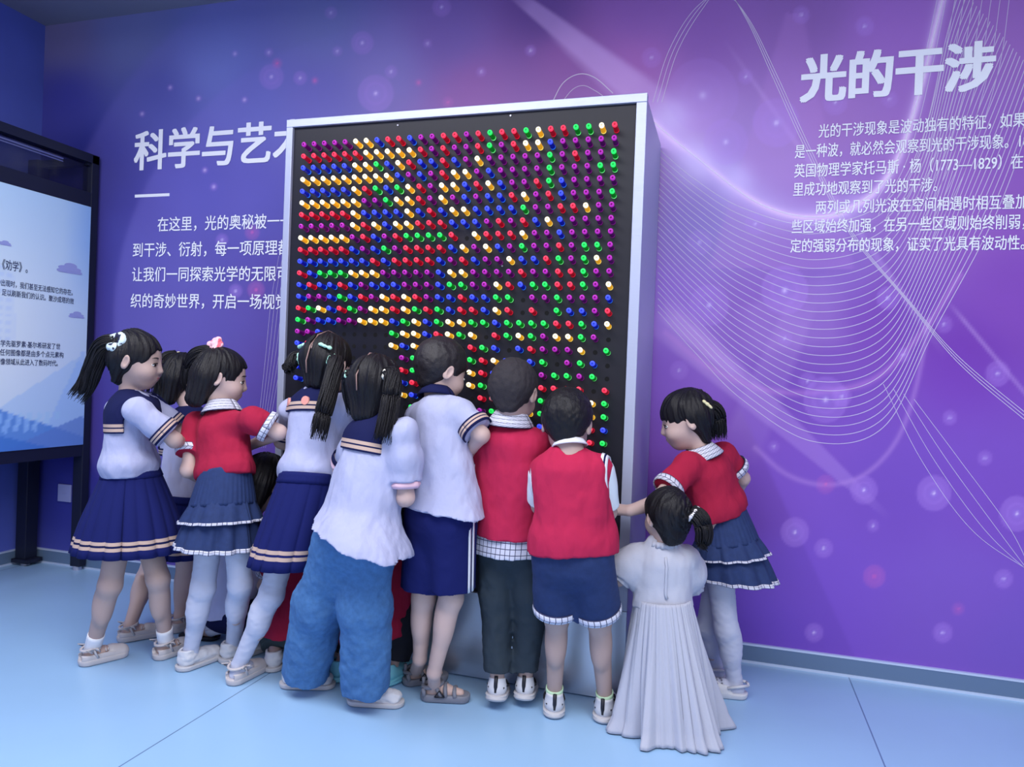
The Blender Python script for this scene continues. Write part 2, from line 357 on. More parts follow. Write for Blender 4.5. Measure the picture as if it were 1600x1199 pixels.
    m = mat('mural_print_light_evened', (110, 90, 190), .42, spec=.3); b = m.node_tree.nodes['Principled BSDF']; ca = m.node_tree.nodes.new('ShaderNodeVertexColor'); ca.layer_name = 'print'
    m.node_tree.links.new(ca.outputs[0], b.inputs['Base Color'])
    # the wall is a slab: printed face, plus back and edges
    vv = np.concatenate([P, [[XC-.1, .1, 0], [XR, .1, 0], [XR, .1, ZC], [XC-.1, .1, ZC]]])
    ff = [tuple(q) for q in F.tolist()]; n0 = nx*nz; ff.append((n0+1, n0, n0+3, n0+2))
    o = make('wall_back', vv, ff, m); a = o.data.color_attributes.new('print', 'FLOAT_COLOR', 'POINT')
    a.data.foreach_set('color', np.concatenate([np.concatenate([C, np.ones((len(C), 1))], 1), np.full((4, 4), .5)]).astype(np.float32).reshape(-1))
    return struct(o)
WALLG = np.array([1.25*.90, 1.25*.68, 1.25*.80])
wall = wall_print()
LN_V, LN_F = [], []
def ribbon(pts, w, y=-.0015):
    P = [at(p[0], p[1], 0.) for p in spline(pts)]
    o = len(LN_V); n = len(P)
    for i in range(n):
        t = nrm(P[min(i+1, n-1)]-P[max(i-1, 0)]); s = V(-t[2], 0, t[0])*w/2
        LN_V.append(P[i]+s+V(0, y, 0)); LN_V.append(P[i]-s+V(0, y, 0))
    for i in range(n-1): LN_F.append((o+2*i, o+2*i+1, o+2*i+3, o+2*i+2))
L_ = lambda a, b, t: a+(b-a)*t
for i in range(26):
    t = i/25
    ribbon([(1028, 232+255*t), (1085, 280+270*t), (1160, 325+300*t), (1270, L_(352, 690, t)), (1380, L_(318, 668, t)), (1440+18*t, L_(220, 520, t)), (1478+80*t, L_(60, 330, t**1.3)), (1500+130*t, L_(-20, 130, t))], .0026)
for i in range(9):
    t = i/8; ribbon([(1466+14*i, -10), (1440+15*i, 110), (1405+14*i, 245), (1360+12*i, 330+6*i)], .002)
for q in ([(1020, 190), (1088, 246), (1190, 320), (1293, 338), (1375, 292), (1410, 231), (1441, 128), (1472, 0)],): ribbon(q, .006)
ribbon([(862, 162), (880, 130), (905, 116), (930, 122), (958, 146)], .004); ribbon([(878, 160), (895, 140), (912, 134), (930, 142), (942, 150)], .0025)
for k in range(3): ribbon([(1020+7*k, 160), (1045+7*k, 80), (1085+6*k, 15), (1130, -10-4*k), (1170-2*k, 30), (1215-4*k, 120), (1265-4*k, 230), (1330-3*k, 360), (1420-2*k, 470), (1500, 560+5*k), (1620, 660+6*k)], .0024)
for k in range(6): ribbon([(400+3*k, 700), (415+5*k, 560), (424+6*k, 470), (436+6*k, 400)], .0016)
for k in range(4): ribbon([(1380+16*k, 600+8*k), (1440+20*k, 720), (1520+20*k, 830), (1620, 900+5*k)], .0018)
lm = mat('mural_line_print', (244, 236, 255), .5); b_ = lm.node_tree.nodes['Principled BSDF']; b_.inputs['Alpha'].default_value = .6
make('line_pattern', np.array(LN_V), LN_F, lm, wall, smooth=False)

# ---------------------------------------------------------------- lettering
LET = mat('white_lettering', (246, 246, 255), .5); LETD = mat('dark_lettering', (44, 56, 96), .6)
def lettering(name, text, parent, p0, pitch, size, right, upv, nrmv, m, bold=0., depth=.0030, heavy=0.):
    """text laid out from its lower left corner p0; pitch: advance of one full-width character in metres; size: glyph em height"""
    cu = bpy.data.curves.new(name, 'FONT'); cu.body = text; cu.size = 1; cu.offset = bold; cu.extrude = 0; cu.resolution_u = 3
    o = bpy.data.objects.new(name, cu); COL.objects.link(o); dg = bpy.context.evaluated_depsgraph_get(); dg.update()
    me = bpy.data.meshes.new_from_object(o.evaluated_get(dg)); n = len(me.vertices); co = np.zeros(n*3, np.float32); me.vertices.foreach_get('co', co); co = co.reshape(-1, 3)
    COL.objects.unlink(o); bpy.data.objects.remove(o); bpy.data.curves.remove(cu)
    em = EM[0]
    w = p0+np.outer(co[:, 0]/em*pitch, right)+np.outer((co[:, 1]/em+.12)*size, upv)+np.asarray(nrmv)*depth
    f = [tuple(p.vertices) for p in me.polygons]; bpy.data.meshes.remove(me)
    if heavy:                                                # heavier strokes: the glyph laid over itself, shifted a little
        ws, fs = [], []
        for i, (dx, dy) in enumerate(((-1, -.55), (-1, .55), (-.5, 0), (0, -.6), (0, .6), (.5, 0), (1, -.55), (1, .55))):
            ws.append(w+np.asarray(right)*dx*heavy*pitch+np.asarray(upv)*dy*heavy*size+np.asarray(nrmv)*.00005*i); fs += [tuple(q+i*n for q in t) for t in f]
        w = np.concatenate(ws); f = fs
    return make(name, w, f, m, parent, smooth=False)
def measure():
    cu = bpy.data.curves.new('measure', 'FONT'); cu.size = 1; r = []
    o = bpy.data.objects.new('measure', cu); COL.objects.link(o)
    for s in ('口口', '口口口口口口'):
        cu.body = s; bpy.context.view_layer.update(); dg = bpy.context.evaluated_depsgraph_get(); r.append(o.evaluated_get(dg).dimensions[0])
    COL.objects.unlink(o); bpy.data.objects.remove(o); bpy.data.curves.remove(cu); return (r[1]-r[0])/4
EM = [measure()]
def wall_line(name, text, x0, y0, x1, n, hpx, bold=0., heavy=0.):
    """first character's lower left at pixel (x0,y0); n full-width characters reach to x1"""
    p = at(x0, y0, 0.); q = at(x1, y0, 0.); pit = abs(q[0]-p[0])/n; r = at(x0, y0-hpx, 0.)
    return lettering(name, text, wall, V(p[0], 0, p[2]), pit, (r[2]-p[2]), V(1, 0, 0), V(0, 0, 1), V(0, -1, 0), LET, bold, heavy=heavy)
wall_line('title_lettering', '科学与艺术', 209, 269, 425, 4, 65, 0., .026)
MB().box(tuple(at(211, 309, 0.)+V(0, -.002, 0)), tuple(at(265, 303, 0.)*V(1, 0, 1)+V(0, .0, .003))).build('title_rule', LET, wall)
for t, x, y, x1, n in (('在这里，光的奥秘被一一揭开', 246, 363, 417, 9), ('到干涉、衍射，每一项原理都', 207, 403, 434, 12), ('让我们一同探索光学的无限可能', 206, 441, 432, 12), ('织的奇妙世界，开启一场视觉', 204, 482, 430, 12)):
    wall_line('paragraph_lettering', t, x, y, x1, n, 24, 0., .009)
wall_line('title_lettering', '光的干涉', 1249, 163, 1553, 4, 76, 0., .040)
for t, x, y, x1, n in (('光的干涉现象是波动独有的特征，如果', 1278, 217, 1601, 17), ('是一种波，就必然会观察到光的干涉现象。1801年', 1241, 249, 1587, 19), ('英国物理学家托马斯 · 杨（1773—1829）在', 1240, 279, 1404, 9), ('里成功地观察到了光的干涉。', 1238, 308, 1476, 13), ('两列或几列光波在空间相遇时相互叠加，', 1273, 336, 1606, 17), ('些区域始终加强，在另一些区域则始终削弱，', 1236, 366, 1594, 19), ('定的强弱分布的现象，证实了光具有波动性。', 1234, 396, 1593, 19)):
    wall_line('paragraph_lettering', t, x, y, x1, n, 23, 0., .009)

# baseboards: grey face with a bright trim line above and below
bm_ = mat('baseboard_grey', (104, 128, 160), .5, metal=.15); bt_ = mat('baseboard_trim', (206, 220, 244), .35, metal=.3)
zb = at(1600, 1062, 0.)[2]
q = struct(MB().box((XC, -.012, .010), (XR, 0, zb-.008), 0).box((XC, -.014, zb-.008), (XR, 0, zb), 1).box((XC, -.016, 0), (XR, 0, .010), 1).build('baseboard_back', [bm_, bt_]))
q = struct(MB().box((XC, YB, .010), (XC+.012, -.016, zb-.008), 0).box((XC, YB, zb-.008), (XC+.014, -.016, zb), 1).box((XC, YB, 0), (XC+.016, -.016, .010), 1).build('baseboard_left', [bm_, bt_]))
# wall plate near the corner
p0, p1 = at(92, 783, 0.), at(113, 758, 0.)
o = tag(empty('wall_socket', ((p0[0]+p1[0])/2, -.006, (p0[2]+p1[2])/2), 'small pale square socket plate on the blue wall near the corner', 'socket')); PLOC[o.name] = tuple(o.location)
pl = mat('socket_plate', (150, 156, 206), .5); bevel(MB().box((p0[0], -.010, p0[2]), (p1[0], 0, p1[2])).build('plate', pl, o), .003)
xm, zm = (p0[0]+p1[0])/2, (p0[2]+p1[2])/2; MB().box((xm-.012, -.013, zm-.004), (xm+.012, -.0098, zm+.004)).build('socket_cover', pl, o)

# ---------------------------------------------------------------- light board
BX0, BX1, BZ, BY = -1.7274, -.3092, 2.0918, -.5633
PX0, PX1, PZ0, PZ1, PY = -1.699, -.345, .314, 2.061, -.5500
SIL = mat('brushed_aluminium', (176, 182, 208), .40, metal=.35, spec=.5, bump=(30, .10, (1, 1, 18)))
LB = empty('light_board', ((BX0+BX1)/2, BY/2, 0), 'tall silver framed black pegboard cabinet standing against the purple wall', 'pegboard'); PLOC[LB.name] = tuple(LB.location)
bevel(MB().box((BX0+.004, PY+.006, .0), (BX1-.004, -.017, BZ-.004)).build('cabinet', SIL, LB), .003)
fr_ = MB(); 
for a, b in (((BX0, BY, PZ0), (PX0, PY+.02, PZ1)), ((PX1, BY, PZ0), (BX1, PY+.02, PZ1)), ((BX0, BY, PZ1), (BX1, PY+.02, BZ))): fr_.box(a, b)
bevel(fr_.build('frame', SIL, LB), .002)
bevel(MB().box((BX0, BY, .004), (BX1, PY+.02, PZ0)).build('base_panel', mat('brushed_base_panel', (200, 208, 226), .30, metal=.85, bump=(30, .10, (1, 1, 18))), LB), .002)
BLK = mat('black_panel', (26, 26, 38), .45, spec=.3); HOLE = mat('peg_hole', (6, 6, 10), .9)
NC, NR, C0X, PIT_X, R0Z, PIT_Z = 28, 34, -1.624, (1.624-.412)/27, 1.972, .0454
GRID = '''PPPPPYYBRRBPPRRPRGRRGYRRGGYR
RRRRRRYYYYYRPRPPRGPRYYBPPPPP
BBBBBYYGBYRBBRBPYPPPPPGPRPPG
YYYYYYYYYBPBPRYYPBPPPPGPPPGG
BBBBBYRGBGYRPYYBRYBPPRGBPPPP
YYYYYYPPGYYRPYPBPBBRYPRBPPPG
RRRRRYBBBBYBRBYYBBBBGPPRRYPP
PPPPPYRYBYYRRRBBBPRPRBYBPPPP
YYYYYPRBPRGGGGR.YRRRYPPBPPPP
RRRRRBPBGPRRRRBYPYBPGPPRPGGP
BBBBBBBRBRRRRBPRBPPYBBRGPGYP
RBGGGYYYPPPPPBYYPPPPRPPRRGPP
BRBBRBPBBBPPPBGGPPYRBGGRRGPY
BPPBGBRPYRYRPBBRBBGG.PPGPPPB
RGYBRGPYYRYGRGBRRBYR.R.GBBPR
GPBBPPYYYBGYBGYYGGBGGGGRRGBY
PPB......GYYBRYGY.RGYGPYYGP.
BRP......YBYY...RGB.BRPPPY.G
GR........PG....GRYBGBG.PGB.
B.........RGB...YRBY..PGGPG.
BPG.......BRG...YGR...RRRR.R
..........YB.....RR...GR..YG
...........G.....PG..YG...YG
..................G...B...RB
..........................RG'''.split('\n')
pn = MB().box((PX0, PY, PZ0), (PX1, PY+.015, PZ1), 0)
def disc(mb, c, r, y, m, seg=10):
    v = [(c[0]+r*math.cos(6.2832*i/seg), y, c[2]+r*math.sin(6.2832*i/seg)) for i in range(seg)]
    return mb.add(v, [tuple(range(seg))], m)
slots = []
for r in range(NR):
    for c in range(NC):
        ch = GRID[r][c] if r < len(GRID) else '.'
        x, z = C0X+c*PIT_X, R0Z-r*PIT_Z
        if ch == '.': disc(pn, (x, 0, z), .0085, PY-.0006, 1)
        else: slots.append((r, c, ch, x, z))
panel = pn.build('panel', [BLK, HOLE], LB)
for px_, py_ in ((622, 196), (798, 181), (609, 420), (785, 416)):
    p = at(px_, py_, PY); MB().tube([p, p+V(0, -.003, 0)], .0034, 10).build('screw', mat('screw_steel', (150, 150, 165), .3, metal=.8), panel)

# pegs: a see-through rod lit from inside the cabinet: bright tip, tinted body, glowing foot
PEGC = {'P': ('purple', (84, 10, 92), .16, (160, 36, 160), .62, (130, 24, 130)), 'R': ('red', (160, 8, 32), .36, (246, 52, 80), .80, (214, 26, 50)), 'B': ('blue', (8, 20, 150), .34, (56, 74, 244), .85, (40, 110, 230)),
        'G': ('green', (4, 114, 24), .48, (36, 226, 92), .85, (110, 240, 130)), 'Y': ('yellow', (214, 150, 28), .72, (255, 243, 200), .92, (255, 226, 110))}
def peg_mesh(key):
    nm, body, be, tip, te, foot = PEGC[key]
    ms = [mat(nm+'_peg_body', body, .18, spec=.6, emit=be), mat(nm+'_peg_tip', tip, .5, spec=.3, emit=te), mat(nm+'_peg_foot', foot, .2, spec=.6, emit=te*.9)]
    R, L, S_ = .0096, .048, 12; prof = [(0, R*1.0, 2), (.006, R*1.0, 2), (.0075, R*.93, 0), (L-.008, R*.93, 0), (L-.002, R*.95, 1), (L-.0004, R*.80, 1), (L, R*.4, 1)]
    v = []; f = []; m = []; ca, sa = math.cos(.135), math.sin(.135)
    for x, r, _ in prof:
        for k in range(S_):
            t = 6.28318*k/S_; yy, zz, xx = -x, r*math.sin(t), r*math.cos(t)
            v.append((xx, yy*ca-zz*sa*0, zz+x*sa))
    for i in range(len(prof)-1):
        for k in range(S_): k2 = (k+1) % S_; f.append((i*S_+k, (i+1)*S_+k, (i+1)*S_+k2, i*S_+k2)); m.append(prof[i+1][2] if i else 2)
    f.append(tuple((len(prof)-1)*S_+k for k in range(S_))); m.append(1)
    o = make('peg', np.array(v), f, ms, None, m); me = o.data; bpy.data.objects.remove(o); return me
PM = {k: peg_mesh(k) for k in PEGC}
ORD = ['first', 'second', 'third', 'fourth', 'fifth', 'sixth', 'seventh', 'eighth', 'ninth', 'tenth', 'eleventh', 'twelfth', 'thirteenth', 'fourteenth', 'fifteenth', 'sixteenth', 'seventeenth', 'eighteenth', 'nineteenth', 'twentieth']
ORD += ['twenty-'+q for q in ORD[:9]]
def shown(s):
    r, c, ch, x, z = s; a = project((x, PY, z)); b = project((x, PY-.052, z+.007)); L = math.hypot(a[0]-b[0], a[1]-b[1]); w = .019*FPX/a[2]
    return w*(L+.8*w)
slots.sort(key=shown, reverse=True)
for r, c, ch, x, z in slots[:300]:
    o = bpy.data.objects.new('peg', PM[ch]); COL.objects.link(o); o.location = (x, PY-.0016, z)
    tag(o, f'{PEGC[ch][0]} glowing peg in {ORD[r]} row from top, {ORD[c]} column from left', 'peg', 'glowing pegs in the pegboard')
mv, mf, mi, mats_, mo = [], [], [], [], {}
for r, c, ch, x, z in slots[300:]:
    me = PM[ch]
    if ch not in mo: mo[ch] = len(mats_); mats_ += list(me.materials)
    o0 = len(mv); mv += [(v.co[0]+x, v.co[1]+PY-.0016, v.co[2]+z) for v in me.vertices]
    for p in me.polygons: mf.append(tuple(i+o0 for i in p.vertices)); mi.append(mo[ch]+p.material_index)
o = make('pegs', np.array(mv), mf, mats_, None, mi); tag(o, 'the remaining glowing pegs towards the right and middle of the pegboard', 'pegs', None, 'stuff')

# ---------------------------------------------------------------- poster stand by the left wall
SX = -3.25
ST = empty('poster_stand', (SX, -.9, 0), 'black metal stand holding a pale blue poster at left edge', 'display stand'); PLOC[ST.name] = tuple(ST.location)
BKM = mat('black_metal', (22, 26, 48), .45, spec=.4)
a_ = atX(146, 243, SX); top_z = a_[2]; yA, yP, yB = -.018, -.062, -2.15
pt_ = atX(143, 325, SX); pb_ = atX(122, 695, SX); pzt, pzb = pt_[2], pb_[2]
bevel(MB().box((SX-.05, yP, .02), (SX+.012, yA, top_z)).build('post', BKM, ST), .003)
bevel(MB().box((SX-.05, yB-.03, .02), (SX+.012, yB+.03, top_z)).build('post', BKM, ST), .003)
rear = MB().box((XC+.03, -.10, .03), (XC+.10, -.03, top_z-.02)).box((XC+.0205, -.115, .014), (XC+.13, -.02, .035)); bevel(rear.build('rear_post', BKM, ST), .003)
MB().box((SX-.05, yB, top_z-.045), (SX+.012, yA, top_z)).build('top_bar', BKM, ST)
MB().box((XC+.03, -.08, top_z-.06), (SX, -.05, top_z-.02)).build('cross_bar', BKM, ST)
MB().box((SX-.05, yB, pzt-.005), (SX+.010, yA, pzt+.075)).build('upper_rail', BKM, ST)
MB().box((SX-.05, yB, pzb-.06), (SX+.010, yA, pzb+.004)).build('lower_rail', BKM, ST)
MB().tube([V(SX+.014, yB, top_z-.075), V(SX+.014, yA-.22, top_z-.075)], .004, 6).tube([V(SX+.014, yB, top_z-.088), V(SX+.014, yA-.22, top_z-.088)], .003, 6).build('hanging_rod', mat('rod_steel', (150, 156, 190), .3, metal=.7), ST)
gl = mat('tinted_glass', (20, 24, 60), .12, spec=.5); gl.node_tree.nodes['Principled BSDF'].inputs['Alpha'].default_value = .45
MB().box((SX-.022, yB, pzt+.070), (SX-.016, yA-.04, top_z-.040)).build('glass_sheet', gl, ST)
ft = MB(); 
for y in (yA-.024, yB): ft.tube([V(SX-.02, y, 0), V(SX-.02, y, .022)], .022, 12)
ft.tube([V(XC+.075, -.075, 0), V(XC+.075, -.075, .016)], .022, 12); ft.build('levelling_foot', mat('foot_steel', (170, 176, 200), .4, metal=.4), ST)
# the poster itself: printed sheet (gradient, faint tower, clouds, hills, text)
def poster():
    ys = np.linspace(yB+.03, yP, 150); zs = np.linspace(pzb, pzt, 130); Yg, Zg = np.meshgrid(ys, zs); P = np.stack([0*Yg+SX+.013, Yg, Zg], -1).reshape(-1, 3)
    u = (P[:, 1]-ys[0])/(ys[-1]-ys[0]); t = (P[:, 2]-pzb)/(pzt-pzb); L = lambda a: np.array(lin(a))
    C = L((182, 200, 230))*(1-t)[:, None]+L((166, 196, 230))*t[:, None]; y = ys[-1]-P[:, 1]
    m = np.exp(-((y-.55)/.45)**2-((t-.45)/.4)**2)[:, None]*.6; C = C*(1-m)+L((222, 226, 240))*m
    m = np.clip((.16-y)/.16, 0, 1)[:, None]*np.clip((t-.5)*3, 0, 1)[:, None]*.6; C = C*(1-m)+L((112, 160, 214))*m
    def tri(c, w, top_, rgb, a, base=0.):
        nonlocal C
        m = ((np.abs(y-c)/w*(top_-base)+base+(t-base)) < top_)[:, None]*a; C = C*(1-m)+L(rgb)*m
    tri(.06, .75, .36, (146, 182, 226), .5); tri(.02, .25, .40, (120, 164, 214), .4); tri(.50, .62, .17, (76, 126, 196), .9); tri(.02, .42, .12, (92, 124, 190), .8); tri(.75, .55, .13, (62, 112, 188), .8)
    m = ((np.abs(y-.52) < .10+.10*(.72-t)) & (t > .40) & (t < .72-np.abs(y-.52)*.5))[:, None]*(.10+.14*(np.sin(P[:, 2]*170) > .1)*(np.sin(P[:, 1]*150) > -.2))[:, None]; C = C*(1-m)+L((110, 150, 205))*m
    for j in range(3):
        for i in range(7):
            m = (np.hypot(y-.16-i*.05-j*.06, (t-.085-.022*(2-j))*.95) < .015)[:, None]*.5; C = C*(1-m)+L((150, 190, 236))*m
    C = np.minimum(C*1.3, .95)
    i = np.arange(len(P)).reshape(len(zs), len(ys)); F = np.stack([i[:-1, :-1], i[:-1, 1:], i[1:, 1:], i[1:, :-1]], -1).reshape(-1, 4)
    m = mat('poster_print', (170, 200, 236), .35, spec=.4); ca = m.node_tree.nodes.new('ShaderNodeVertexColor'); ca.layer_name = 'print'; m.node_tree.links.new(ca.outputs[0], m.node_tree.nodes['Principled BSDF'].inputs['Base Color'])
    o = make('poster', P, F, m, ST); at_ = o.data.color_attributes.new('print', 'FLOAT_COLOR', 'POINT'); at_.data.foreach_set('color', np.concatenate([C, np.ones((len(C), 1))], 1).astype(np.float32).reshape(-1))
    MB().box((SX-.012, yB+.02, pzb-.004), (SX+.0122, yP-.002, pzt+.004)).build('backing_sheet', BKM, ST)
    return o
PO = poster()
def poster_line(text, x1, y1, x0, nchar, hpx, bold=0.):
    """last character ends at pixel (x1,y1); nchar characters back to x0"""
    b = atX(x1, y1, SX); a = atX(x0, y1, SX); pit = abs(b[1]-a[1])/nchar; h_ = atX(x1, y1-hpx, SX)[2]-b[2]
    p = V(SX+.0135, b[1]-pit*len(text), b[2]); lettering('poster_lettering', text, PO, p, pit, h_, V(0, 1, 0), V(0, 0, 1), V(1, 0, 0), LETD, bold, .0006, .008)
poster_line('荀子《劝学》。', 46, 429, 0, 4.4, 17)
poster_line('当一粒沙出现时，我们甚至无法感知它的存在。', 114, 463, 0, 16.6, 10)
poster_line('足以刷新我们的认识。聚沙成塔的效', 112, 476, 0, 15.8, 10)
poster_line('科学先驱罗素·基尔希研发了世', 96, 547, 0, 12.6, 10); poster_line('任何图像都是由多个点元素构', 96, 560, 0, 12.5, 10); poster_line('图像领域从此进入了数码时代。', 91, 573, 0, 12.6, 10)
CLD = mat('printed_cloud', (158, 166, 222), .6)
def cloud(x, y, w):
    c = atX(x, y, SX); s = abs(atX(x+w, y, SX)[1]-c[1]); mb = MB()
    for i, (dy, dz, ry, rz) in enumerate(((0, 0, .5, .10), (-.15, .12, .30, .10), (.05, .24, .26, .12), (.18, .10, .30, .10), (-.3, -.02, .2, .07), (.36, -.02, .16, .06))):
        mb.add([(SX+.0136+.0003*i, c[1]+s*(dy+ry*math.cos(t)), c[2]+s*.8*(dz+rz*math.sin(t))) for t in np.linspace(0, 6.283, 14, endpoint=False)], [tuple(range(14))])
    mb.build('printed_cloud', CLD, PO)
cloud(105, 424, 38); cloud(116, 495, 24); cloud(4, 382, 20)

# ---------------------------------------------------------------- children: builder
SKIN = mat('skin', (200, 172, 166), .55, spec=.35, var=(9, .05))
SKIN_D = mat('skin_tanned', (182, 156, 150), .55, spec=.35, var=(9, .05))
HAIR = mat('black_hair', (15, 13, 21), .5, spec=.32, bump=(60, .5, (6, 6, .5)))
HAIR_B = mat('cropped_hair', (46, 42, 48), .75, spec=.35, bump=(420, .5))
SCALP = mat('scalp_parting', (150, 120, 115), .6)
WHITE_C = mat('white_cotton', (168, 172, 206), .85, sheen=.05, bump=(13, .55, (1, 1, .55), .022))
COLLAR = stripe_mat('sailor_collar_cloth', (20, 25, 70), (190, 164, 152), ((.006, .017), (.022, .033)))
NAVY = mat('navy_cloth', (20, 25, 70), .9, spec=.2, bump=(220, .1))
NAVY_S = mat('navy_skirt_cloth', (22, 29, 90), .9, spec=.2, bump=(220, .1))
TAN = mat('tan_ribbon', (190, 164, 152), .8)
RED = mat('red_cotton', (160, 28, 62), .9, spec=.25, bump=(13, .5, (1, 1, .6), .020))
RED_V = mat('bright_red_knit', (176, 34, 74), .9, spec=.25, bump=(11, .45, (1, 1, .7), .020))
DENIM = mat('dark_denim', (34, 52, 98), .85, bump=(300, .2), var=(60, .14))
JEANS = mat('washed_denim', (68, 112, 164), .85, bump=(300, .2), var=(70, .16))
DARKP = mat('dark_green_trousers', (42, 54, 66), .85, bump=(220, .12))
BLACKP = mat('black_trousers', (20, 22, 36), .85)
TIGHT = mat('white_tights', (190, 194, 216), .8, sheen=.05)
SOCK = mat('white_sock', (224, 226, 236), .85, bump=(120, .2, (.2, .2, 1)))
CHECK = check_mat('check_trim', (206, 207, 226), (52, 54, 88), .019, .13)
PEARL = mat('cream_leather', (196, 189, 192), .45)
SOLE = mat('pale_sole', (190, 189, 196), .6)
SHOE_W = mat('white_sneaker', (206, 207, 216), .5, bump=(60, .15))
SHOE_K = mat('black_strap', (28, 30, 42), .5)
GREY_S = mat('grey_sandal', (124, 126, 140), .6)
TEAL = mat('turquoise_sneaker', (120, 196, 220), .5)
TULLE = mat('white_tulle', (184, 186, 202), .85, sheen=.1, bump=(90, .2))
EYE_W = mat('eye_white', (230, 228, 226), .3); EYE_D = mat('eye_dark', (34, 24, 22), .2); LIP = mat('lip_pink', (176, 100, 104), .5)

def frame(f, u):
    """columns: right, front, up of a body part that faces f with up u"""
    f = nrm(f); r = nrm(np.cross(f, u)); return np.stack([r, f, np.cross(r, f)], 1)
def perp(t):
    t = nrm(t); a = nrm(np.cross(t, (0, 0, 1) if abs(t[2]) < .95 else (0, 1, 0))); return a, np.cross(t, a)

def band(name, parent, path, mats, seg=40, e=None, uvr=None, mi=None, label=None, wob=None):
    """closed ring swept by a profile: path = [(origin, radius_a, radius_b)] with shared axes e=(e1,e2)"""
    e1, e2 = e; v = []; uv = []; f = []; m = []; n = len(path)
    acc = 0
    for i, (o, ra, rb) in enumerate(path):
        if i: acc += np.linalg.norm(np.asarray(path[i][0])-path[i-1][0])+abs(path[i][1]-path[i-1][1])
        for k in range(seg+1):
            th = 2*math.pi*k/seg; w = 0 if wob is None else wob(th, i/(n-1))
            v.append(o+(ra+w)*math.cos(th)*e1+(rb+w)*math.sin(th)*e2); uv.append((th*(uvr or ra), acc))
    for i in range(n-1):
        for k in range(seg):
            a = i*(seg+1)+k; f.append((a, a+1, a+seg+2, a+seg+1)); m.append(mi[i] if mi else 0)
    ob = make(name, np.array(v), np.array(f), mats, parent, m, uv, label=label)
    so = ob.modifiers.new('thickness', 'SOLIDIFY'); so.thickness = .004; so.offset = -1
    return ob

def strands(name, parent, path, r0, r1, n, mats, seed=0, fr=.0028, sub=None, wave=.004):
    """a tail of hair: many tapering locks along a path"""
    rnd = random.Random(seed); path = [np.asarray(p, float) for p in path]; n = int(n*.6); fr *= .85
    P = []                                    # catmull resample
    pp = [2*path[0]-path[1]]+path+[2*path[-1]-path[-2]]
    for i in range(1, len(pp)-2):
        for t in np.linspace(0, 1, 5, endpoint=False):
            a, b, c, d = pp[i-1:i+3]
            P.append(.5*(2*b+(c-a)*t+(2*a-5*b+4*c-d)*t*t+(3*b-a-3*c+d)*t**3))
    P.append(path[-1]); P = np.array(P); m = len(P); mb = MB()
    mass = [(r0*(1-s)+r1*s+.35*r0*math.sin(min(1, s*1.25)*math.pi*.75)*(1-s))*.84*max(.05, 1-s**2.4) for s in np.linspace(0, 1, m)]
    mb.tube(P[:max(3, int(m*.95))], mass[:max(3, int(m*.95))], 20)
    for q in range(n):
        th = rnd.random()*6.283; rr = math.sqrt(rnd.uniform(.45, 1.05)); end = rnd.uniform(.82, 1.0); ph = rnd.random()*6.28
        pts = []
        for i in range(m):
            s = i/(m-1)*end; x = s*(m-1); j = min(int(x), m-2); c = P[j]+(P[j+1]-P[j])*(x-j)
            a, b = perp(P[j+1]-P[j]); bul = math.sin(min(1, s*1.25)*math.pi*.75)
            R = r0*(1-s)+r1*s+.35*r0*bul*(1-s)
            tt = th+.5*s*math.sin(ph)
            pts.append(c+rr*R*(math.cos(tt)*a+math.sin(tt)*b)+wave*s*math.sin(ph+s*7)*a)
        mb.tube(pts, [max(.0006, fr*(1.25-.25*i/(m-1))*(1 if i < m-4 else (m-1-i)/4+.12)) for i in range(m)], 5)
    return mb.build(name, mats, parent, smooth=True)

